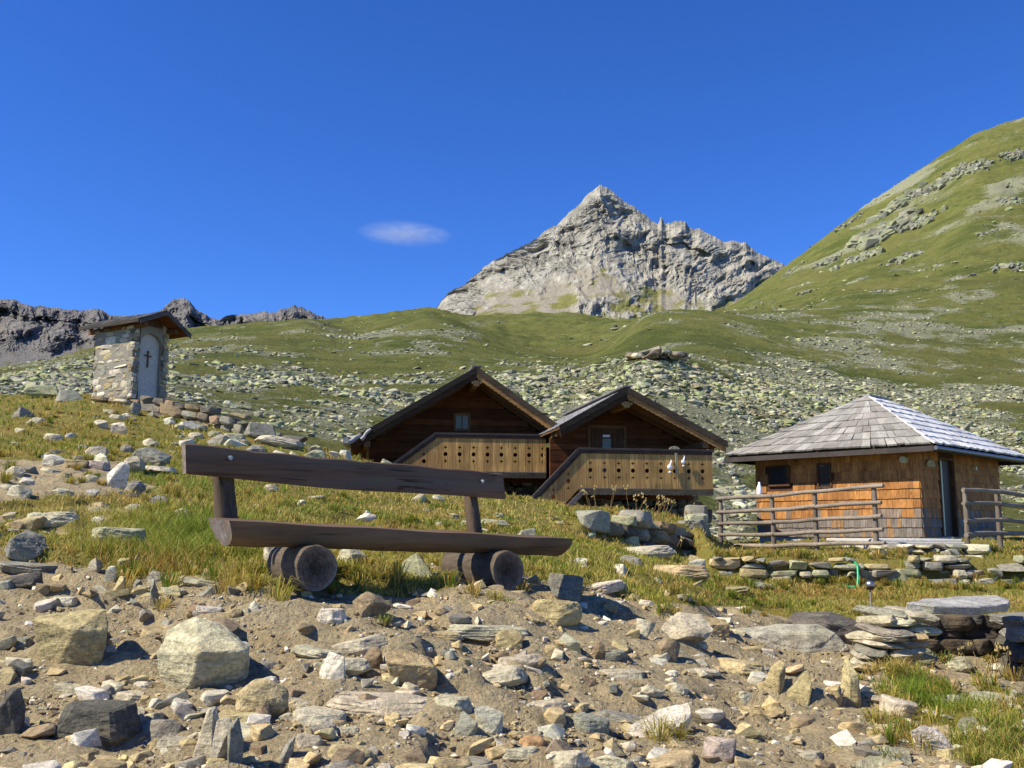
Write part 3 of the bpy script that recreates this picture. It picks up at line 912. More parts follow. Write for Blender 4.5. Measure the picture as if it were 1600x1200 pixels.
def place_rock(u, vc, wp, hp, dr, tint, shp, turn, tilt, label, group=None, seed=None, lvl=None, name='rock', sink=.12):
    r = np.random.default_rng(seed if seed is not None else int(u * 7 + vc * 13))
    vb = vc + hp / 2.0
    d = ground_hit(u, vb - hp * sink)
    w_ = wp * d / F; h_ = hp * d / F
    if lvl is None: lvl = 5 if wp > 60 else 4 if wp > 22 else 3
    V, FC = angular(r, shp, lvl)
    V = V * np.array([.5, .5, .5])
    V = V @ rot_m(0, 0, turn).T
    mn, mx = V.min(0), V.max(0); V = (V - (mn + mx) / 2) / (mx - mn)
    V = V * np.array([w_, max(w_ * dr, h_ * .6), h_ * 1.22 if shp != 's' else h_ * 1.05])
    V = V @ rot_m(0, tilt, 0).T
    V[:, 0] *= w_ / (V[:, 0].max() - V[:, 0].min())
    hh = V[:, 2].max() - V[:, 2].min()
    V[:, 2] *= h_ * 1.15 / hh
    dep = (V[:, 1].max() - V[:, 1].min()) / 2
    yc = (600 - vb) / F
    x = (u - 800) / F * d / (CP - yc * SP)
    zb = tz(x, d)
    top = at(u, vc - hp / 2, d + dep * .4).z
    cz = min(top, zb + h_ * 1.1) - V[:, 2].max()
    cz = max(cz, zb - V[:, 2].min() - h_ * .45)
    base_z = V[:, 2].min()
    V[:, 2] -= base_z
    o = np_mesh(name, V, FC, M['rock'], tint=jt(tint, r))
    o.location = (x, d + dep * .5, cz + base_z)
    tag(o, label, 'rock', group)
    occupied.append((x, d + dep * .5, max(w_, dep * 2) * .5))
    return o
HULL = {}
def hull_rock(key, pts, rowd=None):
    """pts: (u, v, depth offset as a share of the width)"""
    HULL[key] = pts
hull_rock(0, [(50,968,0),(72,960,.1),(165,952,.15),(169,985,.0),(166,1012,0),(150,1036,0),(120,1053,.05),(98,1044,.0),(84,1002,-.1),(118,985,-.22),(60,962,.45),(160,952,.6),(130,1040,.5)])
hull_rock(1, [(244,1022,0),(262,985,.1),(305,961,.2),(345,973,.25),(391,1012,.1),(389,1052,.15),(362,1076,.1),(300,1084,-.02),(262,1076,0),(247,1050,0),(310,1020,-.33),(297,1070,-.25),(386,1017,-.12),(340,985,.7),(280,1000,.7),(370,1030,.7)])
hull_rock(9, [(600,1022,0),(625,1015,.2),(662,1024,.2),(684,1044,.05),(683,1072,.1),(650,1077,.0),(610,1062,.0),(605,1035,-.15),(678,1042,-.12),(640,1018,.6),(670,1030,.6)])
hull_rock(16, [(973,1152,0),(985,1132,.05),(1030,1106,.25),(1076,1097,.3),(1081,1115,.1),(1056,1140,-.05),(1000,1157,-.1),(1070,1130,.35),(1000,1160,.2),(1075,1120,.5)])
hull_rock(22, [(1012,1006,0),(1040,972,.15),(1060,956,.35),(1098,960,.35),(1116,985,.1),(1108,997,0),(1076,994,-.18),(1030,1006,-.1),(1085,1010,.25),(1050,1012,.2),(1095,970,.7),(1050,970,.7)])
hull_rock(23, [(1098,962,.2),(1128,968,.2),(1140,976,0),(1140,1000,.05),(1106,1003,0),(1100,976,-.15),(1134,968,.6),(1105,968,.6)])
hull_rock(24, [(1104,1003,0),(1130,985,.1),(1190,979,.15),(1250,984,.12),(1272,972,.2),(1302,986,.15),(1330,1019,.05),(1262,1021,-.08),(1200,1029,-.1),(1130,1022,-.05),(1180,990,-.02),(1265,988,0),(1150,985,.4),(1290,985,.45),(1220,1020,.4)])
hull_rock(41, [(1422,1143,0),(1440,1132,.15),(1462,1136,.15),(1485,1158,.1),(1502,1181,.0),(1470,1176,-.1),(1430,1162,-.1),(1470,1150,.4),(1450,1150,.4)])
hull_rock(40, [(1325,1196,0),(1385,1164,.3),(1420,1170,.3),(1428,1195,.05),(1380,1206,-.1),(1400,1190,.5)])
for i_, a in enumerate(R_):
    if i_ in HULL:
        u, vc, wp, hp, dr, tint, shp, turn, tilt, label = a
        r = np.random.default_rng(i_ + 500)
        vb = max(p[1] for p in HULL[i_])
        d = ground_hit(u, vb - hp * .08)
        w_ = wp * d / F
        P = [at(p[0], p[1], d + p[2] * w_ + .1 * w_) for p in HULL[i_]]
        c = sum(P, Vector()) / len(P)
        gz = tz(c.x, c.y)
        lowest = min(p.z for p in P)
        # a buried foot so the rock sits in the dirt
        P += [Vector((c.x + (p.x - c.x) * .6, c.y + (p.y - c.y) * .7, min(gz, lowest) - .05)) for p in P[:6]] if i_ not in (24, 22) else []
        V, FC = hull_pts([tuple(p - c) for p in P], 5, w_ * .012, .009, r)
        o = np_mesh('rock', V, FC, M['rock'], tint=jt(tint, r, .04)); o.location = c
        tag(o, label, 'rock')
        occupied.append((c.x, c.y, w_ * .5))
    else:
        place_rock(*a)

# further loose rocks, by zone (u0,v0,u1,v1, count, size px range, shapes, tints, label)
ZN = [
 ((60,975,1330,1190), 26, (50, 115), 's', (PALE, PALE, TAN, GREY, PALE), 'broad flat slab half buried in the bare dirt of the foreground', 'flat slabs half buried in the bare ground'),
 ((20,960,620,1190), 30, (16, 42), 'bsr', (PALE, TAN, WHITE, GREY), 'loose pale broken rock on the bare dirt at lower left', 'loose rocks on the bare dirt at lower left'),
 ((620,1010,1180,1195), 32, (15, 40), 'bsr', (PALE, TAN, BROWN, WHITE), 'loose broken rock on the bare dirt at lower centre', 'loose rocks on the bare dirt at lower centre'),
 ((1140,1085,1380,1195), 22, (18, 44), 'bs', (TAN, TAN, PALE, BROWN), 'loose tan rock in the dirt hollow at lower right', 'loose rocks in the dirt hollow at lower right'),
 ((1330,1010,1600,1180), 16, (26, 60), 's', (PALE, LICH, WHITE), 'flat pale slab lying in the turf at lower right', 'flat slabs in the turf at lower right'),
 ((0,700,290,860), 50, (14, 40), 'bsr', (PALE, WHITE, TAN, GREY), 'loose rock in the rubble strip on the left slope', 'loose rocks in the rubble strip on the left slope'),
 ((0,860,380,960), 24, (16, 42), 'bsu', (PALE, TAN, GREY, WHITE), 'loose rock on the bank left of the bench logs', 'loose rocks on the bank left of the bench'),
 ((270,662,545,712), 30, (16, 44), 'bsr', (PALE, GREY, LICH, WHITE, DARK), 'rock in the heap of stones above the bench back', 'rocks heaped above the bench back'),
 ((880,870,1090,1000), 24, (16, 40), 'bsr', (PALE, TAN, GREY, WHITE), 'loose rock on the slope right of the bench', 'loose rocks on the slope right of the bench'),
 ((400,735,900,850), 30, (12, 34), 'rsb', (WHITE, PALE, PALE, TAN), 'small pale rock in the dry grass behind the bench', 'small rocks in the grass behind the bench'),
 ((10,635,300,705), 26, (12, 36), 'rsb', (WHITE, PALE, GREY, PALE), 'small pale rock in the grass on the upper left slope', 'small rocks in the grass on the upper left slope'),
]
rr = np.random.default_rng(99)
LOOSE = []
for (box, cnt, (s0, s1), shp, tints, label, group) in ZN:
    k = 0; tries = 0
    while k < cnt and tries < cnt * 12:
        tries += 1
        u = rr.uniform(box[0], box[2]); v = rr.uniform(box[1], box[3])
        wp = s0 + (s1 - s0) * rr.random() ** 1.8
        d = ground_hit(u, v)
        x = (u - 800) / F * d
        if any((x - a) ** 2 + (d - b) ** 2 < (c * .75 + wp * d / F * .35) ** 2 for a, b, c in occupied):
            continue
        s_ = shp[rr.integers(len(shp))]
        asp = {'b': .75, 'r': .62, 's': .32, 'u': 1.6, 'w': .8}[s_] * rr.uniform(.8, 1.2)
        if s_ == 'u': wp *= .6
        ro = place_rock(u, v, wp, wp * asp, rr.uniform(.6, 1.1), tints[rr.integers(len(tints))], s_, rr.uniform(0, 6), rr.uniform(-.3, .35),
                   label, group, seed=int(rr.integers(1e6)), lvl=4 if wp > 26 else 3)
        ro.location.z -= wp * asp * d / F * .16
        LOOSE.append((wp * wp * asp, ro, wp * d / F))
        k += 1

# the 300 rocks that show largest stay things; the small rest is one object
LOOSE.sort(key=lambda t: -t[0])
rest = LOOSE[max(0, 298 - len(R_)):]
if rest:
    VV_, FF_, TT_ = [], [], []; o_ = 0
    for _, ro, _w in rest:
        me = ro.data; n_ = len(me.vertices); co = np.empty(n_ * 3); me.vertices.foreach_get('co', co)
        fc = np.empty(len(me.polygons) * 3, np.int32); me.polygons.foreach_get('vertices', fc)
        tc = np.empty(len(me.polygons) * 4); me.attributes['tint'].data.foreach_get('color', tc)
        VV_.append(co.reshape(-1, 3) + np.array(ro.location)); FF_.append(fc.reshape(-1, 3) + o_); TT_.append(tc.reshape(-1, 4)[:, :3]); o_ += n_
        bpy.data.objects.remove(ro)
    o = np_mesh('loose_stones', np.concatenate(VV_), np.concatenate(FF_), M['rock'], tint=np.concatenate(TT_))
    tag(o, 'many small loose stones lying between the bigger rocks', kind='stuff')

# rubble and gravel: too many to count
def scatter(name, n, box, sz, lvls, tints, seed, bare=True, embed=.16, mat='gravel', flatmin=.35):
    r = np.random.default_rng(seed)
    protos = [angular(r, 'bbsw'[k % 4], lvls) for k in range(14)]
    u = r.uniform(box[0], box[2], n * 3); d = np.exp(r.uniform(math.log(box[1]), math.log(box[3]), n * 3))
    x = (u - 800) / F * d
    z = terr(x, d)
    g = grass_amount(x, d, z)
    cl = fbm(x * 1.3, d * 1.3, 3, 91)
    keep = (r.random(n * 3) < np.clip((1.15 - 1.1 * g if bare else g) + .5 * cl, .03, 1))
    idx = np.where(keep)[0][:n]
    lst = []
    for i in idx:
        s_ = sz[0] * (sz[1] / sz[0]) ** (r.random() ** 2.0)
        V, Fc = protos[r.integers(14)]
        V = V * (.5 * s_) * np.array([r.uniform(.8, 1.3), r.uniform(.6, 1.0), r.uniform(flatmin, .75)])
        V = V @ rot_m(r.uniform(-.35, .35), r.uniform(-.35, .35), r.uniform(0, 6.3)).T
        V = V + np.array([x[i], d[i], z[i] + .5 * s_ * embed])
        lst.append((V, Fc, jt(tints[r.integers(len(tints))], r, .25)))
    V, Fc_, T = add_stones(lst)
    o = np_mesh(name, V, Fc_, M[mat], tint=T)
    return tag(o, kind='stuff')
o = scatter('rubble', 2100, (-120, 3.0, 1720, 12), (.025, .13), 3, (PALE, TAN, GREY, WHITE, BROWN, TAN, TAN), 11)
o['label'] = 'small broken stones strewn over the bare ground'
o = scatter('gravel', 30000, (-120, 2.9, 1720, 8.5), (.005, .030), 2, (PALE, TAN, BROWN, BROWN, TAN, BROWN, WHITE), 12)
o['label'] = 'fine gravel and chips on the bare ground'

# boulder field on the hillside
def boulders():
    r = np.random.default_rng(5)
    out = []
    for (n, lvl, d0, d1, s0, s1) in ((27000, 2, 36, 150, .10, .85), (42000, 2, 100, 420, .20, 1.35), (21000, 2, 400, 1050, .5, 3.0)):
        protos = [angular(r, 'bsbw'[k % 4], lvl) for k in range(20)]
        m = n * 4
        u = r.uniform(-150, 1750, m); d = np.exp(r.uniform(math.log(d0), math.log(d1), m))
        x = (u - 800) / F * d; z = terr(x, d)
        s = stony(x, d, z)
        keep = r.random(m) < np.clip((s - .49) * 2.5, .012, 1)
        idx = np.where(keep)[0][:n]
        for i in idx:
            q = s0 * (s1 / s0) ** (r.random() ** 2.6) * min(1.0, .45 + d[i] / 130)
            V, Fc = protos[r.integers(20)]
            V = V * (.5 * q) * np.array([r.uniform(.9, 1.5), r.uniform(.7, 1.1), r.uniform(.3, .62)])
            V = V @ rot_m(r.uniform(-.3, .3), r.uniform(-.3, .3), r.uniform(0, 6.3)).T
            V = V + np.array([x[i], d[i], z[i] + q * .05])
            t = ((.38, .37, .23), (.36, .37, .18), (.46, .44, .31), (.24, .24, .17), (.34, .36, .16), (.30, .28, .20))[r.integers(6)]
            out.append((V, Fc, jt(t, r, .28)))
    # rocky outcrops breaking through the turf of the right-hand mountain
    protos = [angular(r, 'bwbu'[k % 4], 3) for k in range(16)]
    cen = [(1385, 345, 60), (1350, 385, 34), (1410, 300, 44), (1300, 390, 26), (1340, 425, 26), (1440, 330, 34), (1480, 262, 40), (1520, 245, 30), (1290, 345, 20), (1590, 300, 34),
           (1575, 400, 30), (1545, 350, 24), (1420, 385, 30), (1240, 405, 18), (1500, 420, 24), (1330, 330, 22), (1585, 225, 26), (1370, 440, 20), (1465, 400, 18), (1260, 440, 16)]
    for (cu_, cv_, rad) in cen:
        cv_ += 16
        # the spot on the slope under that pixel
        dd = np.exp(np.linspace(math.log(380), math.log(1150), 500)); yc = (600 - cv_) / F; kk = dd / (CP - yc * SP)
        g = terr((cu_ - 800) / F * kk, dd); ix = np.where(g >= (SP + yc * CP) * kk)[0]
        if not len(ix): continue
        d_ = dd[ix[0]]; xc_ = (cu_ - 800) / F * kk[ix[0]]; R = rad * d_ / F
        for k in range(int(rad * 3.2)):
            al = (r.normal() * .5 - .35) * R; ac = r.normal() * R * .42
            x_ = xc_ + al * .55 + ac * .8; y_ = d_ + al * .75 - ac * .3
            if not 390 < y_ < 1150: continue
            q = R * r.uniform(.05, .20)
            V, Fc = protos[r.integers(16)]
            V = (V * q * np.array([r.uniform(.8, 1.5), r.uniform(.7, 1.1), r.uniform(.5, 1.0)])) @ rot_m(r.uniform(-.5, .3), r.uniform(-.7, .1), r.uniform(-.6, .6)).T
            V = V + np.array([x_, y_, tz(x_, y_) + q * .1])
            out.append((V, Fc, jt(((.24, .24, .17), (.29, .29, .20), (.20, .20, .15), (.26, .28, .15))[r.integers(4)], r, .15)))
    V, Fc_, T = add_stones(out)
    o = np_mesh('boulder_field', V, Fc_, M['boulder'], tint=T * .95)
    tag(o, 'pale lichened boulders scattered over the green hillside', kind='stuff')
M['boulder'] = rock_mat('boulder', .12, .60, bump=.6, bd=.15)
boulders()

# rock outcrop on the knoll
oc = empty('rock_outcrop', at(1022, 553, 121))
tag(oc, 'dark layered rock outcrop crowning the knoll behind the right chalet', 'rock outcrop')
r = np.random.default_rng(4)
lst = []
for i in range(60):
    a = r.uniform(-1, 1)
    s_ = r.uniform(.35, .95)
    VV0, FO = angular(r, 's' if i % 2 else 'b', 3)
    V = VV0 * np.array([s_ * 1.1, s_ * .7, s_ * .42]) @ rot_m(.1, r.uniform(-.25, .1), r.uniform(-.4, .4)).T
    V = V + np.array([a * 3.1 + .3, r.uniform(-1.5, 1.5), (1 - abs(a) ** 1.5) * r.uniform(-.3, .8) - .35])
    lst.append((V, FO, jt((GREY, BROWN, DARK, GREY, PALE)[i % 5], r, .2)))
V, Fc_, T = add_stones(lst)
np_mesh('rock', V, Fc_, M['boulder'], tint=T, parent=oc)

# ------------------------------------------------------------------ walls of stacked stones
def stone_courses(r, length, height, th, lo, hi, tints, aspect=(1.3, 3.0), depth=.3, ragged=.06, lvl=3, topfn=None, gapz=.0):
    """stones of a dry wall along +x, front face at y=0, bottom z=0; yields (V,F,tint)"""
    out = []
    z = 0.0
    while z < height:
        ch = r.uniform(lo, hi)
        x = -r.uniform(0, .1)
        while x < length:
            sw = ch * r.uniform(*aspect)
            hh = ch * r.uniform(.75, 1.15)
            if r.random() < .12: hh *= 1.5; sw *= 1.2
            lim = height if topfn is None else topfn(x / length)
            if z + ch * .5 < lim:
                V, FW = angular(r, 's' if r.random() < .65 else 'b', lvl)
                V = np.sign(V) * np.abs(V) ** .78
                V = V * np.array([sw * .5, depth * .5 * r.uniform(.8, 1.1), hh * .5])
                V = V @ rot_m(r.uniform(-.05, .05), r.uniform(-.07, .07), r.uniform(-.08, .08)).T
                V = V + np.array([x + sw * .5, depth * .5 + r.uniform(-ragged, ragged), z + hh * .5])
                out.append((V, FW, jt(tints[r.integers(len(tints))], r, .18)))
            x += sw * .97 + gapz
        z += ch * .93
    return out

def wall_thing(name, p0, p1, height, lo, hi, tints, seed, label, topfn=None, below=.25, depth=.35, cat='stone wall', ragged=.06, aspect=(1.3, 3.0)):
    p0 = Vector(p0); p1 = Vector(p1)
    L = math.hypot(p1.x - p0.x, p1.y - p0.y)
    rz = math.atan2(p1.y - p0.y, p1.x - p0.x)
    r = np.random.default_rng(seed)
    lst = stone_courses(r, L, height + below, 1, lo, hi, tints, aspect, depth, ragged, 3, None if topfn is None else (lambda t: topfn(t) + below))
    V, Fc_, T = add_stones(lst)
    # shear so the courses follow the slope of the ground
    V[:, 2] += (p1.z - p0.z) * (V[:, 0] / L) - below
    o = np_mesh(name, V, Fc_, M['wallstone'], tint=T)
    o.location = p0; o.rotation_euler = (0, 0, rz)
    tag(o, label, cat)
    return o

# terrace wall in front of the hut
def wz(u, v, d): return at(u, v, d)
wall_thing('stone_wall', at(1118, 914, 16.45), at(1680, 918, 16.25), .46, .075, .19, (PALE, GREY, TAN, GREY, LICH), 31,
           'low dry stone terrace wall with turf on top in front of the shingled hut', lambda t: .39 + .07 * math.sin(t * 23) + .04 * math.sin(t * 57 + 1), aspect=(1.5, 4.0), ragged=.10)
# upper kerb of stones in front of the hut step
wall_thing('stone_wall', at(1375, 872, 17.3), at(1530, 872, 17.1), .22, .07, .11, (WHITE, PALE, GREY), 33,
           'two courses of pale flat stones below the concrete step of the hut', below=.1, aspect=(2.5, 5), depth=.6)
# retaining wall in front of the right chalet
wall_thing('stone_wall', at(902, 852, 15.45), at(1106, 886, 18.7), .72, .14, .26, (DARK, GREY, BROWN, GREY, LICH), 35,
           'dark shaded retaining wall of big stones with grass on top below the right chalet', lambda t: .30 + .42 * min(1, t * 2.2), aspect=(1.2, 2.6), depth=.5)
wall_thing('stone_wall', at(1104, 890, 18.6), at(1112, 868, 21.5), .8, .18, .3, (GREY, LICH, GREY), 36,
           'short mossy return of the retaining wall at its right corner', depth=.5)
# dry wall right of the shrine
wall_thing('stone_wall', at(140, 634, 23.0), at(232, 640, 22.4), .22, .09, .13, (GREY, PALE, BROWN), 37,
           'low stone footing in grass directly under the shrine', aspect=(2, 4), below=.1)
wall_thing('stone_wall', at(218, 645, 22.3), at(395, 676, 20.6), .38, .13, .22, (DARK, GREY, DARK, BROWN), 38,
           'dark dry stone wall running down to the right from the shrine', lambda t: .42 - .16 * t + .04 * math.sin(t * 17), aspect=(1.5, 3))

# slab shelter at right
sh = empty('stone_shelter', Vector((at(1500, 1060, 6.9).x, 6.9, tz(at(1500, 1060, 6.9).x, 6.9))))
tag(sh, 'low shelter of stacked flat stones roofed by one big grey slab at the right', 'stone shelter')
bx = sh.location
r = np.random.default_rng(77)
sl = at(1420, 943, 6.7); srt = at(1578, 940, 7.2)
top_ = [at(1416, 941, 6.62), at(1440, 936, 6.85), at(1500, 932, 7.05), at(1557, 929, 7.15), at(1580, 937, 7.05), at(1577, 943, 6.82), at(1530, 948, 6.62), at(1462, 947, 6.52)]
P_ = [p - bx for p in top_] + [p - bx + Vector((.0, .03, -.055)) for p in top_]
V, FC = hull_pts([tuple(p) for p in P_], 5, .008, .0035, r)
np_mesh('slab', V, FC, M['rock'], tint=(.42, .40, .36), parent=sh)
def stack(r, x0, x1, y0, y1, z0, z1, tints, th=(.035, .07), lean=0.0):
    lst = []; z = z0
    while z < z1:
        t_ = r.uniform(*th)
        x = x0 - (z1 - z) * lean
        while x < x1:
            sw = r.uniform(.12, .34)
            V, FS = angular(r, 's', 4)
            V = V * np.array([sw * .58, (y1 - y0) * .5, t_ * .56])
            V = V @ rot_m(r.uniform(-.08, .08), r.uniform(-.16, .1), r.uniform(-.4, .4)).T
            V = V + np.array([x + sw * .5, (y0 + y1) / 2 + r.uniform(-.06, .06), z + t_ * .5])
            lst.append((V, FS, jt(tints[r.integers(len(tints))], r, .2)))
            x += sw * .9
        z += t_ * .85
    return lst
a0 = at(1352, 1000, 6.6).x - bx.x; a1 = at(1462, 1000, 6.6).x - bx.x
zt_ = (sl.z + srt.z) / 2 - bx.z - .07
V, Fc_, T = add_stones(stack(r, a0 + .10, a1 - .16, -.42, .1, -.12, zt_, (PALE, GREY, PALE, TAN), lean=.45))
np_mesh('stone_stack', V, Fc_, M['rock'], tint=T, parent=sh)
b0 = at(1572, 1000, 7.2).x - bx.x
V, Fc_, T = add_stones(stack(r, b0, b0 + .6, -.1, .6, -.15, zt_ - .06, (GREY, DARK, GREY), (.06, .11)))
np_mesh('stone_stack', V, Fc_, M['rock'], tint=T, parent=sh)
V, Fc_, T = add_stones(stack(r, a1 + .12, b0 + .25, .60, .78, -.35, zt_ - .13, ((.06, .05, .04), (.08, .065, .05)), (.07, .12)))  # near-black tints paint the cavity's shade onto the back stones
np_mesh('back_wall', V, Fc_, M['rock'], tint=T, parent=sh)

# ------------------------------------------------------------------ bench
tb = Vector((.779, .627, -.045)).normalized()
bench_rz = math.atan2(.627, .779)
B0 = at(325, 812, 5.33)      # back-left corner of the seat
bench = empty('log_bench', (B0.x, B0.y, -.33), bench_rz)
tag(bench, 'dark brown log bench with plank back on two round cross logs', 'bench')
rb = random.Random(3)
def local_z(z): return z + .33
def seat_mesh():
    mb = MB((.16, .098, .055))
    L = 2.36; ns = 60
    prof = []
    W = .275; T_ = .135
    # flat top then round belly
    for k in range(7): prof.append((-W / 2 + W * k / 6, 0))
    for k in range(1, 16):
        a = math.pi * k / 16
        prof.append((W / 2 * math.cos(a), -T_ * math.sin(a) ** .8))
    prof = prof
    n = len(prof)
    vs = []
    for i in range(ns + 1):
        t = i / ns; x = L * t
        z0 = local_z(.062) - .105 * t
        sh_ = .02 if i in (0, ns) else 0
        for k, (py, pz) in enumerate(prof):
            wv = .006 * math.sin(x * 5 + k) + .004 * math.sin(x * 23 + k * 2)
            endcut = (.045 * (-pz / T_)) * (-1 if i == ns else 1 if i == 0 else 0)
            y = -(W / 2) + py * (1 + wv * 2)
            z = z0 + pz * (1 + wv * 4) * (1 - .12 * t) + (y + W / 2) * .07 + (.003 * math.sin(x * 9) if pz == 0 else 0)
            vs.append((x + endcut, y, z))
    fs = []
    for i in range(ns):
        for k in range(n):
            k2 = (k + 1) % n
            fs.append((i * n + k, i * n + k2, (i + 1) * n + k2, (i + 1) * n + k))
    mb.add(vs, fs, None, True)
    mb.add(vs[:n], [tuple(range(n - 1, -1, -1))], (.22, .19, .17))
    mb.add(vs[-n:], [tuple(range(n))], (.13, .10, .08))
    o = mb.build('seat', M['bench'], bench)
    o.data.set_sharp_from_angle(angle=math.radians(40))
seat_mesh()
# where the parts sit, in bench coordinates (x along, -y to the front)
inv = (Matrix.Translation(bench.location) @ Matrix.Rotation(bench_rz, 4, 'Z')).inverted()
def bl(u, v, d): return inv @ at(u, v, d)
BL_t = bl(293, 692, 5.5); BR_t = bl(790, 739, 6.9); BL_b = bl(293, 741, 5.5); BR_b = bl(790, 779, 6.9)
def backrest():
    mb = MB((.20, .088, .036))
    ns = 50; vs = []; th = .052
    for i in range(ns + 1):
        t = i / ns
        p = BL_t.lerp(BR_t, t); q = BL_b.lerp(BR_b, t)
        sag = .012 * math.sin(t * math.pi) 
        chip = -.012 * (1 if .16 < t < .52 else 0) * (.5 + .5 * math.sin(t * 40) * .3)
        top = p.z + chip + .003 * math.sin(t * 31) - sag * .2
        bot = q.z + .005 * math.sin(t * 9 + 1) - sag
        y = p.y
        lean = .03
        ch = .008
        vs += [(p.x, y, bot), (p.x, y + lean, top - ch), (p.x, y + lean + ch, top), (p.x, y + lean + th, top), (p.x, y + th, bot)]
    fs = []
    for i in range(ns):
        for k in range(5):
            k2 = (k + 1) % 5
            fs.append((i * 5 + k, (i + 1) * 5 + k, (i + 1) * 5 + k2, i * 5 + k2))
    mb.add(vs, fs)
    mb.add(vs[:5], [(0, 1, 2, 3, 4)], (.26, .22, .19)); mb.add(vs[-5:], [(4, 3, 2, 1, 0)])
    # torn pale strip along the top edge
    o = mb.build('backrest', M['bench'], bench)
    # bolts
    for (u, v, d) in ((361, 715, 5.66), (753, 752, 6.79)):
        m2 = MB((.6, .6, .6))
        c = bl(u, v, d)
        t = (c.x - BL_t.x) / (BR_t.x - BL_t.x)
        y = BL_t.y + (BR_t.y - BL_t.y) * t + .014
        m2.tube((c.x, y + .02, c.z), (c.x, y - .008, c.z), .013, .013, 12, 1)
        m2.tube((c.x, y - .008, c.z), (c.x, y - .016, c.z), .008, .007, 6, 1, smooth=False)
        m2.build('bolt', M['metal'], o)
backrest()
for (u0, u1, d, yy, vt, wd) in ((357, 372, 5.66, 0, 738, .105), (742, 744, 6.78, 0, 775, .075)):
    mb = MB((.10, .070, .048))
    c = bl(u0, vt, d)
    t = (c.x - BL_t.x) / (BR_t.x - BL_t.x)
    y = BL_t.y + (BR_t.y - BL_t.y) * t
    n = 12; pts = []
    topz = c.z + .06
    for i in range(9):
        q = i / 8
        z = topz * (1 - q) + (local_z(.02) - .06) * q
        ww = wd * (1 + .25 * q)
        yo = y + .055 - q * (y - .0)*.28
        xx = c.x + .02 * q * (1 if u0 < 500 else .2)
        for k in range(n):
            a = 2 * math.pi * k / n
            ca, sa = math.cos(a), math.sin(a)
            e = .6
            pts.append((xx + ww / 2 * math.copysign(abs(ca) ** e, ca) * (1 + .03 * math.sin(i * 2 + k)), yo + .045 * math.copysign(abs(sa) ** e, sa) + .045, z))
    fs = [(i * n + k, i * n + (k + 1) % n, (i + 1) * n + (k + 1) % n, (i + 1) * n + k) for i in range(8) for k in range(n)]
    mb.add(pts, fs, None, True); mb.add(pts[:n], [tuple(range(n - 1, -1, -1))]); mb.add(pts[-n:], [tuple(range(n))])
    mb.build('post', M['wood_v'], bench)
for (u, v, d, Lg) in ((496, 888, 5.30, .66), (795, 892, 6.12, .80)):
    mb = MB((.115, .088, .062))
    c = bl(u, v, d)
    n = 36; seg = 22
    vs = []
    cz_ = c.z
    for i in range(seg + 1):
        y = c.y + Lg * i / seg
        for k in range(n):
            a = 2 * math.pi * k / n
            r_ = .122 * (1 + .025 * math.sin(3 * a + 1) + .012 * math.sin(9 * a + i * .5) + .01 * math.sin(i * .9 + a))
            if i == 0: r_ *= .965
            vs.append((c.x + .22 * Lg * i / seg + r_ * math.cos(a), y + (.004 if i == 0 else 0), cz_ + r_ * math.sin(a)))
    fs = [(i * n + (k + 1) % n, i * n + k, (i + 1) * n + k, (i + 1) * n + (k + 1) % n) for i in range(seg) for k in range(n)]
    mb.add(vs, fs, None, True)
    # end grain in rings, darker towards the centre
    rings = [1, .96, .86, .7, .5, .3, .12]
    tints = [(.22, .19, .16), (.16, .13, .10), (.12, .09, .07), (.09, .07, .055), (.07, .055, .045), (.05, .04, .03)]
    for q in range(len(rings) - 1):
        A = [(c.x + (vs[k][0] - c.x) * rings[q], vs[0][1] - .000 + .004 * q, cz_ + (vs[k][2] - cz_) * rings[q]) for k in range(n)]
        Bp = [(c.x + (vs[k][0] - c.x) * rings[q + 1], vs[0][1] + .004 * (q + 1), cz_ + (vs[k][2] - cz_) * rings[q + 1]) for k in range(n)]
        mb.add(A + Bp, [(k, (k + 1) % n, n + (k + 1) % n, n + k) for k in range(n)], tints[q], True)
    mb.add(Bp, [tuple(range(n))], (.04, .03, .025))
    mb.add(vs[-n:], [tuple(range(n - 1, -1, -1))], (.3, .27, .24))
    mb.build('log', M['wood_y'], bench)

# ------------------------------------------------------------------ building helpers
def slope_shakes(mb, p0, p1, p2, p3, nrows, sw, th, tints, r, over=.35, lift=.0):
    """shakes over a roof face: p0-p1 lower edge (left,right), p3-p2 upper edge"""
    p0, p1, p2, p3 = map(Vector, (p0, p1, p2, p3))
    nrm = (p1 - p0).cross(p3 - p0).normalized()
    if nrm.z < 0: nrm = -nrm
    for i in range(nrows):
        t0 = i / nrows; t1 = min(1.0, (i + 1 + over) / nrows)
        L0, R0 = p0.lerp(p3, t0), p1.lerp(p2, t0)
        L1, R1 = p0.lerp(p3, t1), p1.lerp(p2, t1)
        wdt = (R0 - L0).length
        n = max(1, int(wdt / sw))
        xs = [0] + sorted(min(.995, max(.005, (k + r.uniform(-.25, .25)) / n)) for k in range(1, n)) + [1]
        for a, b in zip(xs[:-1], xs[1:]):
            g_ = .004 / max(wdt, .1)
            a2, b2 = a + g_, b - g_
            dz = r.uniform(0, th * .5)
            dn = (L0 - L1).normalized() * r.uniform(-.01, .03)
            lo_l, lo_r = L0.lerp(R0, a2) + dn, L0.lerp(R0, b2) + dn
            up_l, up_r = L1.lerp(R1, a2), L1.lerp(R1, b2)
            hb = nrm * (lift + th * .7 + dz); hu = nrm * (lift + .004)
            tt = nrm * th
            t_ = tints[r.randrange(len(tints))]; kk = r.uniform(.86, 1.14)
            mb.hexa([lo_l + hb, lo_r + hb, up_r + hu, up_l + hu, lo_l + hb + tt, lo_r + hb + tt, up_r + hu + tt, up_l + hu + tt],
                    tuple(c * kk for c in t_))

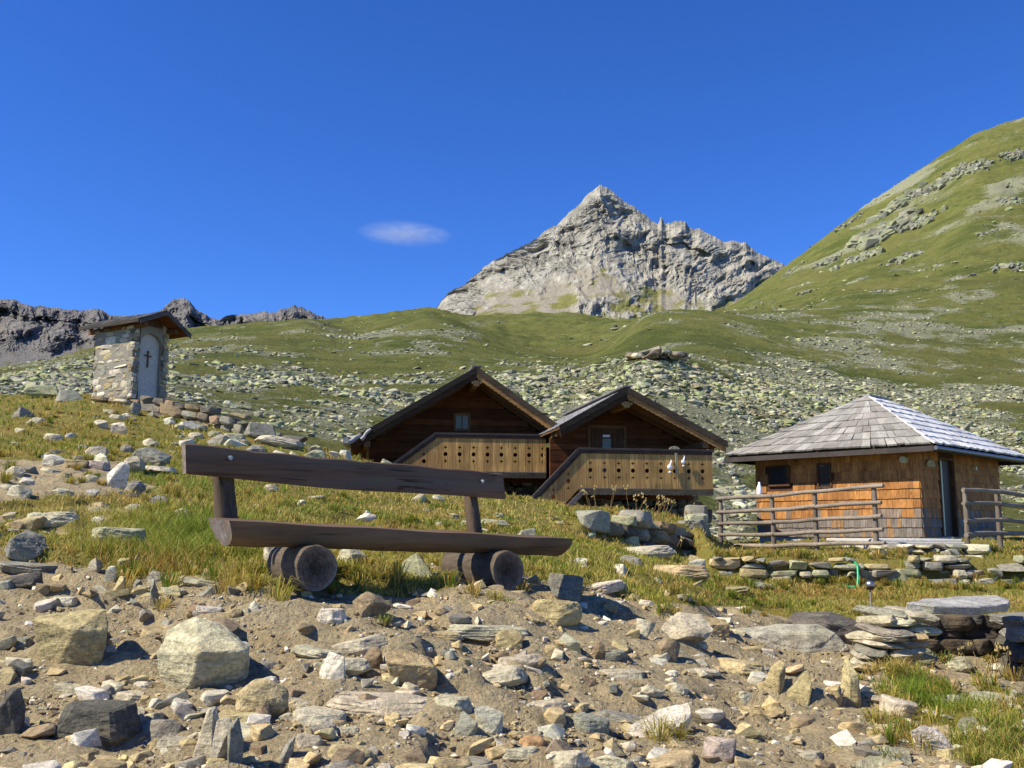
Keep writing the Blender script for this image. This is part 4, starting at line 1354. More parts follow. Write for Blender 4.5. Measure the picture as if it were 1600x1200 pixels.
def hole_cell(mb, x0, x1, z0, z1, y0, y1, rf, tint, n=24):
    """a piece of board x0..x1,z0..z1 with a hole of radius rf(angle) cut right through"""
    cx, cz = (x0 + x1) / 2, (z0 + z1) / 2
    hw, hh = (x1 - x0) / 2, (z1 - z0) / 2
    ang = [2 * math.pi * k / n for k in range(n)]
    def outer(a):
        c, s = math.cos(a), math.sin(a)
        k = min(hw / abs(c) if abs(c) > 1e-6 else 1e9, hh / abs(s) if abs(s) > 1e-6 else 1e9)
        return (cx + c * k, cz + s * k)
    O = [outer(a) for a in ang]
    I = [(cx + rf(a) * math.cos(a), cz + rf(a) * math.sin(a)) for a in ang]
    # make sure corners are present
    vs = [(p[0], y0, p[1]) for p in O] + [(p[0], y0, p[1]) for p in I] + [(p[0], y1, p[1]) for p in O] + [(p[0], y1, p[1]) for p in I]
    fs = []
    for k in range(n):
        j = (k + 1) % n
        fs.append((k, j, n + j, n + k)); fs.append((3 * n + k, 3 * n + j, 2 * n + j, 2 * n + k)); fs.append((n + k, n + j, 3 * n + j, 3 * n + k))
    mb.add(vs, fs, tint)
    # corner fillers
    for sx, sz in ((1, 1), (-1, 1), (-1, -1), (1, -1)):
        c = (cx + sx * hw, cz + sz * hh)
        near = sorted(range(n), key=lambda k: (O[k][0] - c[0]) ** 2 + (O[k][1] - c[1]) ** 2)[:2]
        a, b = near
        if (O[a][0] - c[0]) ** 2 + (O[a][1] - c[1]) ** 2 > 1e-8:
            mb.add([(c[0], y0, c[1]), (O[a][0], y0, O[a][1]), (O[b][0], y0, O[b][1])], [(0, 1, 2)], tint)

circ = lambda a: .056
star = lambda a: .020 + .034 * abs(math.cos(2 * a)) ** 3
def tintv(t, r, a=.2):
    k = 1 + r.uniform(-a, a)
    return tuple(c * k for c in t)

BOARD = (.57, .34, .115)
def balustrade(mb, x0, x1, zf, h, y, r, sl=0.0, pat=True, tone=BOARD):
    """boarded parapet with cut-out patterns; zf(x) gives its lower edge"""
    bw = (x1 - x0) / round((x1 - x0) / .185)
    n = round((x1 - x0) / bw)
    for i in range(n):
        a, b = x0 + i * bw, x0 + (i + 1) * bw
        t = tintv(tone, r, .22)
        xm = (a + b) / 2
        g_ = .003
        if pat and i % 2 == 1 and sl == 0:
            z0 = zf(xm); cells = [(z0 + h * .30, star), (z0 + h * .50, circ), (z0 + h * .70, star)]
            hh = .07
            zprev = z0
            for zc, f in cells:
                mb.box((a + g_, y, zprev), (b - g_, y + .02, zc - hh), t)
                hole_cell(mb, a + g_, b - g_, zc - hh, zc + hh, y, y + .02, f, t)
                zprev = zc + hh
            mb.box((a + g_, y, zprev), (b - g_, y + .02, z0 + h), t)
        else:
            za, zb = zf(a + g_), zf(b - g_)
            if pat and sl and i % 2 == 1:
                z0 = zf(xm); hh = .07
                cells = [(z0 + h * .32, star), (z0 + h * .52, circ), (z0 + h * .72, star)]
                c0 = z0 + h * .32 - hh; c1 = z0 + h * .72 + hh
                mb.hexa([Vector((a+g_, y, za)), Vector((b-g_, y, zb)), Vector((b-g_, y+.02, zb)), Vector((a+g_, y+.02, za)),
                         Vector((a+g_, y, c0)), Vector((b-g_, y, c0)), Vector((b-g_, y+.02, c0)), Vector((a+g_, y+.02, c0))], t)
                zprev = c0
                for zc, f in cells:
                    if zc - hh > zprev + 1e-4: mb.box((a + g_, y, zprev), (b - g_, y + .02, zc - hh), t)
                    hole_cell(mb, a + g_, b - g_, zc - hh, zc + hh, y, y + .02, f, t)
                    zprev = zc + hh
                mb.hexa([Vector((a+g_, y, c1)), Vector((b-g_, y, c1)), Vector((b-g_, y+.02, c1)), Vector((a+g_, y+.02, c1)),
                         Vector((a+g_, y, za+h)), Vector((b-g_, y, zb+h)), Vector((b-g_, y+.02, zb+h)), Vector((a+g_, y+.02, za+h))], t)
            else:
                mb.hexa([Vector((a+g_, y, za)), Vector((b-g_, y, zb)), Vector((b-g_, y+.02, zb)), Vector((a+g_, y+.02, za)),
                         Vector((a+g_, y, za+h)), Vector((b-g_, y, zb+h)), Vector((b-g_, y+.02, zb+h)), Vector((a+g_, y+.02, za+h))], t)

def scallop_board(mb, p, q, depth, y, th, tint, step=.14, amp=.028, n=6):
    """board hanging from the line p-q (x,z) with a scalloped lower edge"""
    L = math.hypot(q[0] - p[0], q[1] - p[1])
    m = max(2, int(L / step) * n)
    top = []; bot = []
    for i in range(m + 1):
        t = i / m
        x = p[0] + (q[0] - p[0]) * t; z = p[1] + (q[1] - p[1]) * t
        top.append((x, z)); ph = (t * L / step) % 1.0
        bot.append((x, z - depth - amp * math.sin(ph * math.pi)))
    vs = [(a, y, b) for a, b in top] + [(a, y, b) for a, b in bot] + [(a, y + th, b) for a, b in top] + [(a, y + th, b) for a, b in bot]
    k = m + 1; fs = []
    for i in range(m):
        fs += [(i, i + 1, k + i + 1, k + i), (2*k+i+1, 2*k+i, 3*k+i, 3*k+i+1), (k+i, k+i+1, 3*k+i+1, 3*k+i), (i+1, i, 2*k+i, 2*k+i+1)]
    fs += [(0, k, 3*k, 2*k), (m, 2*k+m, 3*k+m, k+m)]
    mb.add(vs, fs, tint)

RED = (.15, .055, .020); DKW = (.13, .046, .018); GRW = (.11, .10, .09)
def chalet(u, v, d, rz, floor, H, WL, WR, zp, zl, zr, wallL, wallR, bx0, bx1, railh, stair, label, depth=6.0, overh=1.35, openings=()):
    r = random.Random(int(u))
    px = at(u, v, d)
    e = empty('log_chalet', (px.x, px.y, floor - H), rz)
    tag(e, label, 'chalet')
    zp += H; zl += H; zr += H
    sL = (zp - zl) / WL; sR = (zp - zr) / WR
    def roofz(x): return zp - (-x * sL if x < 0 else x * sR)
    # gable wall of horizontal planks
    mb = MB(DKW)
    z = H - .25
    while z < zp - .25:
        z2 = z + .16
        zm = z2
        xl = max(wallL, -(zp - .16 - zm) / sL); xr = min(wallR, (zp - .16 - zm) / sR)
        if xr - xl > .1:
            mb.box((xl, overh + r.uniform(-.004, .004), z + .004), (xr, overh + .1, z2), tintv(DKW, r, .3))
        z = z2
    mb.build('gable_wall', M['wood_x'], e)
    mb = MB(DKW)
    mb.box((wallL, overh + (.11 if wallL < -2 else 3.0), H - .3), (wallL + .12, depth, zl + .28 if zl + .28 < roofz(wallL) - .1 else roofz(wallL) - .15), DKW)
    mb.box((wallR - .12, overh + .11, H - .3), (wallR, depth, roofz(wallR) - .15), DKW)
    mb.box((wallL + .12, depth - .12, H - .3), (wallR - .12, depth, roofz(wallL) - .1), RED)
    mb.build('side_wall', M['wood_v'], e)
    # deck of the roof and its shakes
    mb = MB((.10, .075, .055))
    for (xe, ze) in ((-WL, zl), (WR, zr)):
        sgn = -1 if xe < 0 else 1
        n = Vector((sgn * (zp - ze), 0, abs(xe))).normalized()
        a, b = Vector((0, 0.0, zp - .05)), Vector((xe, 0.0, ze - .05))
        a2, b2 = Vector((0, depth + .5, zp - .05)), Vector((xe, depth + .5, ze - .05))
        dn = Vector((0, 0, -.05))
        mb.hexa([a + dn, b + dn, b2 + dn, a2 + dn, a, b, b2, a2] if sgn > 0 else [b + dn, a + dn, a2 + dn, b2 + dn, b, a, a2, b2], (.12, .07, .035))
    deck = mb.build('roof', M['wood_y'], e)
    mb = MB((.3, .29, .28))
    tn = ((.42, .41, .41), (.34, .33, .33), (.48, .47, .47))
    # shakes: rows run along the house
    slope_shakes(mb, (-WL, depth + .5, zl - .05), (-WL, -.04, zl - .05), (0, -.04, zp - .05), (0, depth + .5, zp - .05), 9, .2, .022, tn, r)
    slope_shakes(mb, (WR, -.04, zr - .05), (WR, depth + .5, zr - .05), (0, depth + .5, zp - .05), (0, -.04, zp - .05), 9, .2, .022, tn, r)
    # ridge board
    mb.box((-.13, -.05, zp + .0), (.13, depth + .5, zp + .035), (.2, .19, .18))
    mb.build('shakes', M['shake'], deck)
    # barge boards in two stepped layers with wavy lower edges
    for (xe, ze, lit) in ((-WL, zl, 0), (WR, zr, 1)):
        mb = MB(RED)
        c1 = (.035, .028, .022); c2 = (.085, .062, .042)  # left boards darker, right lighter: shade and sun put into the tints
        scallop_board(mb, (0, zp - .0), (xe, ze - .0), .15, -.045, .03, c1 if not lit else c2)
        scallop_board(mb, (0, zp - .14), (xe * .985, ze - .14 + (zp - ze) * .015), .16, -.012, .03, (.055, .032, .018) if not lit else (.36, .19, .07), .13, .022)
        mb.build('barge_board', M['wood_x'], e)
        mb = MB(RED)
        # rafters under the overhang
        for yy in (.12, .62, 1.12):
            mb.hexa([Vector((0, yy, zp - .30)), Vector((xe * .96, yy, ze + (zp - ze) * .04 - .26)), Vector((xe * .96, yy + .1, ze + (zp - ze) * .04 - .26)), Vector((0, yy + .1, zp - .30)),
                     Vector((0, yy, zp - .101)), Vector((xe * .96, yy, ze + (zp - ze) * .04 - .101)), Vector((xe * .96, yy + .1, ze + (zp - ze) * .04 - .101)), Vector((0, yy + .1, zp - .101))], (.16, .08, .035))
        mb.build('rafter', M['wood_x'], deck)
    # purlin ends
    for xq in ((wallL + .12, 0, wallR - .12) if wallL < -2 else (0, wallR - .12)):
        mb = MB((.22, .13, .06))
        zq = roofz(xq) - .30
        if xq == 0: zq = zp - .36
        mb.box((xq - .08, .04, zq - .16), (xq + .08, overh - .002, zq), (.34, .20, .09) if xq == 0 else (.18, .10, .05))
        if xq == 0:
            mb.box((xq - .14, .02, zq - .10), (xq - .082, .10, zq - .03), (.4, .26, .12)); mb.box((xq + .082, .02, zq - .10), (xq + .14, .10, zq - .03), (.4, .26, .12))
        mb.build('purlin', M['wood_y'], e, bevel=.008)
    # braces under the eaves
    for xq, s in (((wallL + .14, 1), (wallR - .14, -1)) if wallL < -2 else ((wallR - .14, -1),)):
        mb = MB((.3, .2, .09))
        zq = roofz(xq) - .5
        mb.bar((xq, overh - .02, zq - .55), (xq, .45, zq), .07, .09, (.22, .14, .06))
        mb.build('brace', M['wood_y'], e)
    # balcony
    bal = MB((.1, .07, .05))
    nb = int((overh) / .15)
    for k in range(nb):
        bal.box((bx0, .1 + k * .15, H - .05), (bx1, .1 + k * .15 + .143, H), tintv((.12, .085, .05), r))
    bal.box((bx0, .06, H - .16), (bx1, .16, H - .052), (.12, .10, .085))
    bo = bal.build('balcony', M['wood_x'], e)
    mb = MB(BOARD)
    balustrade(mb, bx0, bx1, lambda x: H - .02, railh - .06, .035, r)
    mb.build('balustrade', M['balus'], bo)
    mb = MB()
    scallop_board(mb, (bx0, H - .05), (bx1, H - .05), .12, .03, .02, (.28, .19, .10), .12, .02)
    mb.box((bx0, .0, H - .05), (bx1, .058, H - .022), (.16, .14, .13))
    mb.build('fascia', M['wood_x'], bo)
    mb = MB()
    mb.box((bx0 - .03, .0, H + railh - .035), (bx1 + .03, .14, H + railh + .03), (.055, .05, .048))
    mb.box((bx0, .012, H + railh - .11), (bx1, .034, H + railh - .036), (.09, .05, .035))
    mb.build('handrail', M['wood_x'], bo, bevel=.01)
    # side parapet
    mb = MB(BOARD)
    ns_ = 8
    for k in range(ns_):
        yy = .16 + (overh - .2) * k / ns_
        mb.box((bx1 - .02, yy, H - .02), (bx1, yy + (overh - .2) / ns_ - .004, H + railh - .06), tintv(BOARD, r))
    mb.build('side_balustrade', M['balus'], bo)
    # staircase down to the left
    sx, sdrop = stair
    stp = MB((.12, .09, .06))
    x1 = bx0; x0s = bx0 - sx
    zf = lambda x: H - .02 - (x1 - x) / sx * sdrop
    nst = max(4, int(sdrop / .18))
    for k in range(nst):
        xa = x1 - sx * (k + 1) / nst
        zz = H - sdrop * (k + 1) / nst
        stp.box((xa, .16, zz - .03), (xa + sx / nst + .03, overh - .1, zz), tintv((.12, .09, .06), r))
    so_ = stp.build('staircase', M['wood_y'], e)
    mb = MB(BOARD)
    balustrade(mb, x0s, x1, zf, railh - .06, .035, r, sl=1, tone=(.40, .24, .09))
    mb.build('balustrade', M['balus'], so_)
    mb = MB()
    mb.bar((x0s - .04, .07, H - sdrop + railh - .03), (x1 - .0, .07, H + railh - .0), .14, .07, (.055, .05, .048))
    mb.bar((x0s - .02, .023, H - sdrop + railh - .12), (x1 - .0, .023, H + railh - .09), .022, .10, (.07, .045, .035))
    mb.build('handrail', M['wood_x'], so_)
    mb = MB()
    mb.bar((x0s, .01, H - sdrop - .09), (x1 + .12, .01, H - .075), .045, .11, (.15, .135, .12))
    mb.build('stringer', M['wood_x'], so_)
    # openings in the gable
    for (x0, x1_, z0, z1, kind) in openings:
        z0 += H; z1 += H
        fr = MB((.19, .10, .045))
        yy = overh - .03
        q = .07
        fr.box((x0 - q, yy - .02, z0), (x0, yy + .03, z1)); fr.box((x1_, yy - .02, z0), (x1_ + q, yy + .03, z1)); fr.box((x0 - q, yy - .02, z1), (x1_ + q, yy + .03, z1 + q))
        if kind == 'window':
            fr.box((x0 - q, yy - .02, z0 - q), (x1_ + q, yy + .03, z0))
            fo = fr.build('window', M['wood_v'], e)
            g = MB(); g.box((x0, yy + .0, z0), (x1_, yy + .012, z1)); g.build('pane', M['curtain'], fo)
            g = MB((.16, .09, .04)); xm = (x0 + x1_) / 2
            g.box((xm - .015, yy - .012, z0), (xm + .015, yy - .002, z1)); g.build('glazing_bar', M['wood_v'], fo)
        else:
            fo = fr.build('door', M['wood_v'], e)
            g = MB((.10, .05, .03))
            n = 6
            for k in range(n):
                g.box((x0 + (x1_ - x0) * k / n + .003, yy + .0, z0), (x0 + (x1_ - x0) * (k + 1) / n - .003, yy + .02, z1), tintv((.10, .05, .028), r))
            g.build('door_leaf', M['wood_v'], fo)
            g = MB((.06, .055, .075)); xm = (x0 + x1_) / 2
            g.box((xm - .13, yy - .012, z0 + .1), (xm + .10, yy - .002, z1 - .28)); g.build('door_panel', M['curtain'], fo)
            g = MB((.5, .5, .42)); g.box((xm - .12, yy - .03, z1 - .24), (xm + .07, yy - .002, z1 - .18)); g.build('lamp', M['white'], fo)
    # stone base under the floor
    rn = np.random.default_rng(int(u))
    L = wallR - wallL
    lst = stone_courses(rn, L, H + .1, 1, .16, .28, (DARK, GREY, BROWN, DARK), (1.3, 2.6), .4, .03, 3)
    V, Fc_, T = add_stones(lst)
    V[:, 0] += wallL; V[:, 1] += overh + .02; V[:, 2] -= .25
    np_mesh('stone_base', V, Fc_, M['wallstone'], tint=T, parent=e)
    V2, F2, T2 = add_stones(stone_courses(rn, depth - overh, H, 1, .16, .28, (GREY, BROWN, PALE), (1.3, 2.6), .4, .03, 3))
    R = rot_m(0, 0, math.pi / 2)
    V2 = V2 @ R.T; V2[:, 0] += wallR; V2[:, 1] += overh + .1; V2[:, 2] -= .25
    np_mesh('stone_base', V2, F2, M['wallstone'], tint=T2, parent=e)
    return e, roofz

M['balus'] = wood_mat('balcony_boards', 'z', 7, .5, 1.3, .7, .1, (.34, .19, .07))
c1, rz1 = chalet(745, 573, 26.5, math.radians(9), 1.59, 1.0, 3.31, 2.43, 2.80, .80, 1.13, -3.0, 2.1, -1.1, 1.9, .97, (1.35, 1.0),
       'left, larger dark timber chalet with carved balcony below its gable', openings=((-.42, -.08, 1.25, 1.62, 'window'),))
c2, rz2 = chalet(980, 605, 25.0, math.radians(11), 1.08, .85, 1.78, 2.65, 2.54, 1.53, 1.2, -1.7, 2.2, -1.26, 2.25, .95, (1.34, 1.38),
       'right, smaller dark timber chalet with carved balcony and door beside the hut', openings=((-.62, .30, .02, 1.62, 'door'),))
# weathered gutter log at the left eave of the first chalet
mb = MB((.36, .35, .34))
zl1 = 1.0 + .80
mb.tube((-3.42, -.75, zl1 - .12), (-3.36, 2.0, zl1 - .06), .085, .07, 10, 8, .02, rough=.12)
mb.tube((-3.42, -.6, zl1 - .16), (-3.0, .1, zl1 + .12), .06, .05, 8, 5, .02, rough=.12)
mb.tube((-3.05, -.12, zl1 - .02), (-2.80, -.06, zl1 + .26), .05, .035, 8, 4, .015, rough=.15)
mb.build('gutter', M['pole'], c1)
mb = MB((.03, .03, .035))
mb.tube((-2.42, .8, zl1 + .30), (-2.42, .62, zl1 + .24), .07, .09, 10, 2)
mb.build('lamp', M['dark'], c1)
# right eave bracket
mb = MB((.30, .29, .28))
mb.tube((2.42, -.1, 1.0 + 1.02), (2.42, 5.8, 1.0 + 1.08), .07, .07, 8, 6, .005)
mb.build('gutter', M['pole'], c1)

# things on the right chalet's balcony
def on_c2(x, y, z): return c2.matrix_basis @ Vector((x, y, z + .85))
bpy.context.view_layer.update()
def ornament(x, z, s, label):
    p = on_c2(x, -.03, z)
    o = MB((.9, .9, .9))
    import math as m_
    # a hanging white twist: stem, bulb and small tail
    n = 12
    def bulb(cz, rx, rzv):
        vs = []; fs = []
        for i in range(7):
            a = m_.pi * i / 6
            for k in range(n):
                b = 2 * m_.pi * k / n
                vs.append((rx * m_.sin(a) * m_.cos(b), .45 * rx * m_.sin(a) * m_.sin(b), cz + rzv * m_.cos(a)))
        for i in range(6):
            for k in range(n): fs.append((i * n + k, (i + 1) * n + k, (i + 1) * n + (k + 1) % n, i * n + (k + 1) % n))
        o.add(vs, fs, None, True)
    bulb(.0, .072 * s, .07 * s)
    bulb(-.13 * s, .045 * s, .03 * s)
    o.tube((.01, 0, .05 * s), (.045 * s, 0, .16 * s), .028 * s, .02 * s, 8, 4)
    o.tube((.045 * s, 0, .16 * s), (.02 * s, 0, .21 * s), .01, .004, 6, 2)
    ob = o.build('hanging_ornament', M['white'])
    ob.location = p; ob.rotation_euler = (0, 0, math.radians(11))
    tag(ob, label, 'ornament')
ornament(1.08, .52, 1.0, 'left, lower white hanging ornament on the right chalet balcony boards')
ornament(1.44, .66, .8, 'right, upper white hanging ornament on the right chalet balcony boards')
mb = MB((.42, .36, .22))
mb.box((-.03, -.012, 0), (.03, .012, .58))
mb.tube((0, .10, .60), (0, .14, .60), .17, .17, 18, 1)
ob = mb.build('thermometer', M['wood_v'])
ob.location = on_c2(1.26, -.012, .30); ob.rotation_euler = (0, 0, math.radians(11))
tag(ob, 'narrow pale upright board on the right chalet balcony between two white ornaments', 'board')

# ------------------------------------------------------------------ shingled hut
HC = Vector((10.2, 25.0, -.14))
av = Vector((-.7132, .7010, 0)); bv = Vector((.7010, .7132, 0))
# local frame: x along bv reversed?  x = from left end of left wall to corner, y = into the house
hut = empty('shingled_hut', (HC.x, HC.y, HC.z), math.atan2(bv.y, bv.x))
tag(hut, 'small square hut clad in orange-brown wood shingles under a grey hipped shake roof', 'hut')
# local: x = along right wall (to the right/back), y = along left wall (to the left/back); corner at origin
LX, LY, WH = 5.6, 4.63, 2.18
rh = random.Random(12)
def shingle_face(mb, along, out, length, z0, z1, rows, r, skip=(), dark=False):
    """along: unit 2d direction, out: outward unit 2d"""
    rhh = (z1 - z0) / rows
    for i in range(rows):
        za = z0 + i * rhh; x = 0
        off = 0
        while x < length:
            w_ = min(r.uniform(.09, .19), length - x)
            if length - x - w_ < .04: w_ = length - x
            hit = any(x + w_ > a and x < b and za + rhh > c and za < d for a, b, c, d in skip)
            if not hit:
                k = r.uniform(.84, 1.16)
                hgt = (za - z0) / (z1 - z0)
                base = (.42, .195, .062) if r.random() < .6 else (.34, .152, .052)
                if hgt < .12: base = (.20, .17, .145) if r.random() < .8 else (.30, .18, .09)
                elif hgt < .24: base = (.23, .175, .13) if r.random() < .5 else base
                t = tuple(c * k for c in base)
                drop = r.uniform(0, .012)
                pts = []
                for (zz, o1) in ((za - drop, .0), (za + rhh + .02, .0)):
                    for (xx, oo) in ((x + .002, 0), (x + w_ - .002, 0), (x + w_ - .002, 1), (x + .002, 1)):
                        thick = (.034 if zz < za + .001 else .006) * (1 - oo) - .02 * oo
                        pts.append(Vector((along[0] * xx + out[0] * thick, along[1] * xx + out[1] * thick, zz)))
                mb.hexa(pts, t)
            x += w_
WIN = [(3.60, 4.18, 1.42, 1.90), (2.38, 2.70, 1.32, 1.90)]   # along the left wall from the corner
DOOR = (1.25, 2.15, 0.0, 1.98)
mb = MB(); shingle_face(mb, (0, 1), (-1, 0), LY, .0, WH, 9, rh, skip=[(a, b, c, d) for a, b, c, d in WIN])
mb.box((.0, .02, 0.0), (.1, LY, WH), (.10, .05, .03))
mb.build('shingle_wall', M['shake2w'] if 'shake2w' in M else M['wood_v'], hut)
mb = MB(); shingle_face(mb, (1, 0), (0, -1), LX, .0, WH, 9, rh, skip=[DOOR])
mb.box((.1, .0, 0.0), (DOOR[0], .1, WH), (.10, .05, .03)); mb.box((DOOR[1], 0, 0), (LX, .1, WH), (.10, .05, .03)); mb.box((DOOR[0], 0, DOOR[3]), (DOOR[1], .1, WH), (.10, .05, .03))
mb.build('shingle_wall', M['wood_v'], hut)
mb = MB((.2, .1, .05)); mb.box((LX - .1, .1, 0), (LX, LY, WH)); mb.box((.1, LY - .1, 0), (LX - .1, LY, WH)); mb.build('rear_wall', M['wood_v'], hut)
mb = MB((.3, .28, .26)); mb.box((.03, .03, -.25), (LX - .03, LY - .03, -.004)); mb.build('plinth', M['concrete'], hut)
for (a, b, c, d) in WIN:
    f = MB((.10, .05, .025)); q = .05
    f.box((-.05, a - q, c - q), (.0, a, d + q)); f.box((-.05, b, c - q), (.0, b + q, d + q)); f.box((-.05, a, d), (.0, b, d + q)); f.box((-.07, a - q, c - q), (.0, b + q, c))
    fo = f.build('window', M['wood_v'], hut)
    g = MB(); g.box((-.012, a, c), (-.002, b, d)); g.build('pane', M['glass'], fo)
f = MB((.13, .07, .035)); a, b, c, d = DOOR
f.box((a - .07, -.05, 0), (a, .02, d)); f.box((b, -.05, 0), (b + .07, .02, d)); f.box((a - .07, -.05, d), (b + .07, .02, d + .07))
fo = f.build('door', M['wood_v'], hut)
g = MB((.03, .02, .012)); g.box((a, .06, 0), (b, .09, d)); g.build('door_leaf', M['dark'], fo)
g = MB((.22, .2, .08)); g.box((a + .02, -.01, 0.02), (a + .18, .02, d - .02)); g.build('door_curtain', M['lamp'], fo)
# round lamp / plate by the corner, name board over the door, second small plate
for (p, ax, rr_, nm) in (((-.06, .35, 1.93), 'x', .11, 'wall_lamp'), ((3.55, -.06, 1.85), 'y', .07, 'wall_lamp')):
    g = MB((.5, .46, .24))
    q = Vector(p)
    dv = Vector((-.07, 0, 0)) if ax == 'x' else Vector((0, -.07, 0))
    g.tube(q + dv * .0 + (Vector((.07,0,0)) if ax == 'x' else Vector((0,.07,0))), q + dv, rr_, rr_ * .8, 18, 2)
    g.build(nm, M['lamp'], hut)
g = MB((.42, .36, .2))
pl = []
for k in range(13):
    aa = math.pi * k / 12
    pl.append((.62 - .24 * math.cos(aa), 1.84 + .1 * math.sin(aa)))
g.prism([(.38, 1.76), (.86, 1.76)] + pl[::-1], -.07, -.04); g.build('sign_board', M['wood_x'], hut)
# hipped roof
ov = .62; ez = 2.22; RX = 7.0; RY = 5.85
x0, y0 = -ov, -ov
zr_ = ez + 1.72
ra = Vector((x0 + RY / 2, y0 + RY / 2, zr_)); rb_ = Vector((x0 + RX - RY / 2, y0 + RY / 2, zr_))
c00 = Vector((x0, y0, ez)); c10 = Vector((x0 + RX, y0, ez)); c11 = Vector((x0 + RX, y0 + RY, ez)); c01 = Vector((x0, y0 + RY, ez))
mb = MB((.10, .06, .035))
vs = [c00, c10, c11, c01, ra, rb_]
dn = Vector((0, 0, -.05))
mb.add([p + dn for p in vs], [(0, 3, 2, 1), (0, 1, 5, 4), (1, 2, 5), (2, 3, 4, 5), (3, 0, 4)], (.14, .08, .04))
roof = mb.build('roof', M['wood_x'], hut)
mb = MB()
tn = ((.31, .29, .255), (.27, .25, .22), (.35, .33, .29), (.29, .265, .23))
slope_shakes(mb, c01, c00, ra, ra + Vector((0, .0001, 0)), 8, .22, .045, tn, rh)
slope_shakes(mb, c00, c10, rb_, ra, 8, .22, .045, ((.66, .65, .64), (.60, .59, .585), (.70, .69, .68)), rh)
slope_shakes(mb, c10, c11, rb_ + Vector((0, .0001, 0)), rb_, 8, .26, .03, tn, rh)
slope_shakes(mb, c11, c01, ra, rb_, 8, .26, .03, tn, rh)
mb.bar(ra + Vector((-.05, 0, .05)), rb_ + Vector((.05, 0, .05)), .2, .05, (.3, .29, .28))
mb.build('shakes', M['shake2'], roof)
mb = MB()
for p, q in ((c00, c10), (c10, c11), (c11, c01), (c01, c00)):
    mb.bar(p + Vector((0, 0, -.09)), q + Vector((0, 0, -.09)), .035, .13, (.07, .06, .055))
mb.build('fascia', M['wood_x'], roof)
mb = MB()
o1 = Vector((0, -.07, -.08))
mb.tube(c00 + o1, c10 + o1, .055, .055, 10, 4, 0, (.2, .2, .2))
mb.build('gutter', plain('gutter_metal', (.13, .13, .14), .4, .6), roof)
# concrete step
st0 = at(1376, 858, 19.2); 
mb = MB((1, 1, 1))
mb.box((0, 0, -.12), (1.75, 2.6, .07)); mb.box((.0, .32, .072), (1.75, 3.2, .13))
ob = mb.build('concrete_step', M['concrete'], bevel=.012)
ob.location = (st0.x, 19.3, at(1440, 855, 19.3).z + .02); ob.rotation_euler = (0, 0, .0)
tag(ob, 'pale concrete double step between the two pole fences before the hut', 'step')

# ------------------------------------------------------------------ fences of grey poles
def fence(posts, rails, label, ext=(.15, .2)):
    base = posts[0]
    e = empty('pole_fence', base[0]); tag(e, label, 'fence')
    o = e.location
    r = random.Random(len(posts) * 5)
    tops = []
    for (p, h) in posts:
        mb = MB((.19, .155, .12))
        q = Vector(p) - o
        mb.tube(q + Vector((0, 0, -.25)), q + Vector((r.uniform(-.02, .02), 0, h)), .052, .045, 10, 5, .006, rough=.05)
        mb.build('post', M['wood_v'], e)
    for fr in rails:
        mb = MB((.29, .275, .26))
        pts = [Vector(p) - o + Vector((0, -.065, h * fr)) for (p, h) in posts]
        d0 = (pts[0] - pts[1]).normalized(); d1 = (pts[-1] - pts[-2]).normalized()
        pts[0] += d0 * ext[0] * r.uniform(.5, 1.2); pts[-1] += d1 * ext[1] * r.uniform(.5, 1.2)
        for a, b in zip(pts[:-1], pts[1:]):
            mb.tube(a, b, .042 * r.uniform(.85, 1.1), .042 * r.uniform(.85, 1.1), 8, 5, .007, rough=.08, tint=tintv((.24, .195, .15), r, .2))
        mb.build('rail', M['pole'], e)
    return e
def fp(u, vb, vt, d):
    p = at(u, vb, d); q = at(u, vt, d)
    return (p, q.z - p.z)
fence([fp(1127, 856, 776, 22.0), fp(1209, 856, 772, 20.4), fp(1276, 854, 765, 19.7), fp(1369, 852, 757, 18.7)], (.965, .70, .47, .25, .04),
      'left stretch of grey pole fence with four posts before the orange shingle wall')
fence([fp(1512, 856, 762, 18.4), fp(1564, 852, 765, 19.4), fp(1640, 852, 776, 20.4)], (.96, .74, .45, .22),
      'right stretch of grey pole fence from the step to the right edge')
# white bottle standing on the fence
p = at(1187, 776, 20.85)
mb = MB((.9, .9, .9))
z = 0
prof = [(.0, .0), (.05, .0), (.058, .02), (.058, .16), (.04, .22), (.024, .26), (.022, .30), (.0, .30)]
n = 16; vs = []
for (r_, zz) in prof:
    for k in range(n): vs.append((r_ * math.cos(2 * math.pi * k / n), r_ * math.sin(2 * math.pi * k / n), zz))
mb.add(vs, [(i * n + k, i * n + (k + 1) % n, (i + 1) * n + (k + 1) % n, (i + 1) * n + k) for i in range(len(prof) - 1) for k in range(n)], None, True)
ob = mb.build('bottle', M['white']); ob.location = p
tag(ob, 'white bottle standing on the top fence rail at the left corner of the hut', 'bottle')

# hose and garden lamp
mb = MB((1, 1, 1))
pts = [at(1322, 874, 16.9), at(1334, 876, 16.5), at(1340, 884, 16.12), at(1341, 900, 16.05), at(1340, 915, 16.0), at(1341, 926, 15.9), at(1345, 931, 15.6), at(1335, 930, 15.5), at(1322, 927, 15.6)]
for i, q in enumerate(pts):
    g0 = tz(q.x, q.y)
    if i >= 5 or i == 0: pts[i] = Vector((q.x, q.y, g0 + .05))
for a, b in zip(pts[:-1], pts[1:]): mb.tube(a, b, .019, .019, 8, 2)
ob = mb.build('hose', M['hose'])
tag(ob, 'bright green hose hanging over the terrace wall into the grass', 'hose')
pb = at(1362, 962, 9.6); gz_ = tz(pb.x, 9.6)
gl = empty('garden_lamp', (pb.x, 9.6, gz_))
tag(gl, 'small garden lamp with silver ball head on a thin grey stake in grass', 'lamp')
ht = at(1360, 918, 9.6).z - gz_
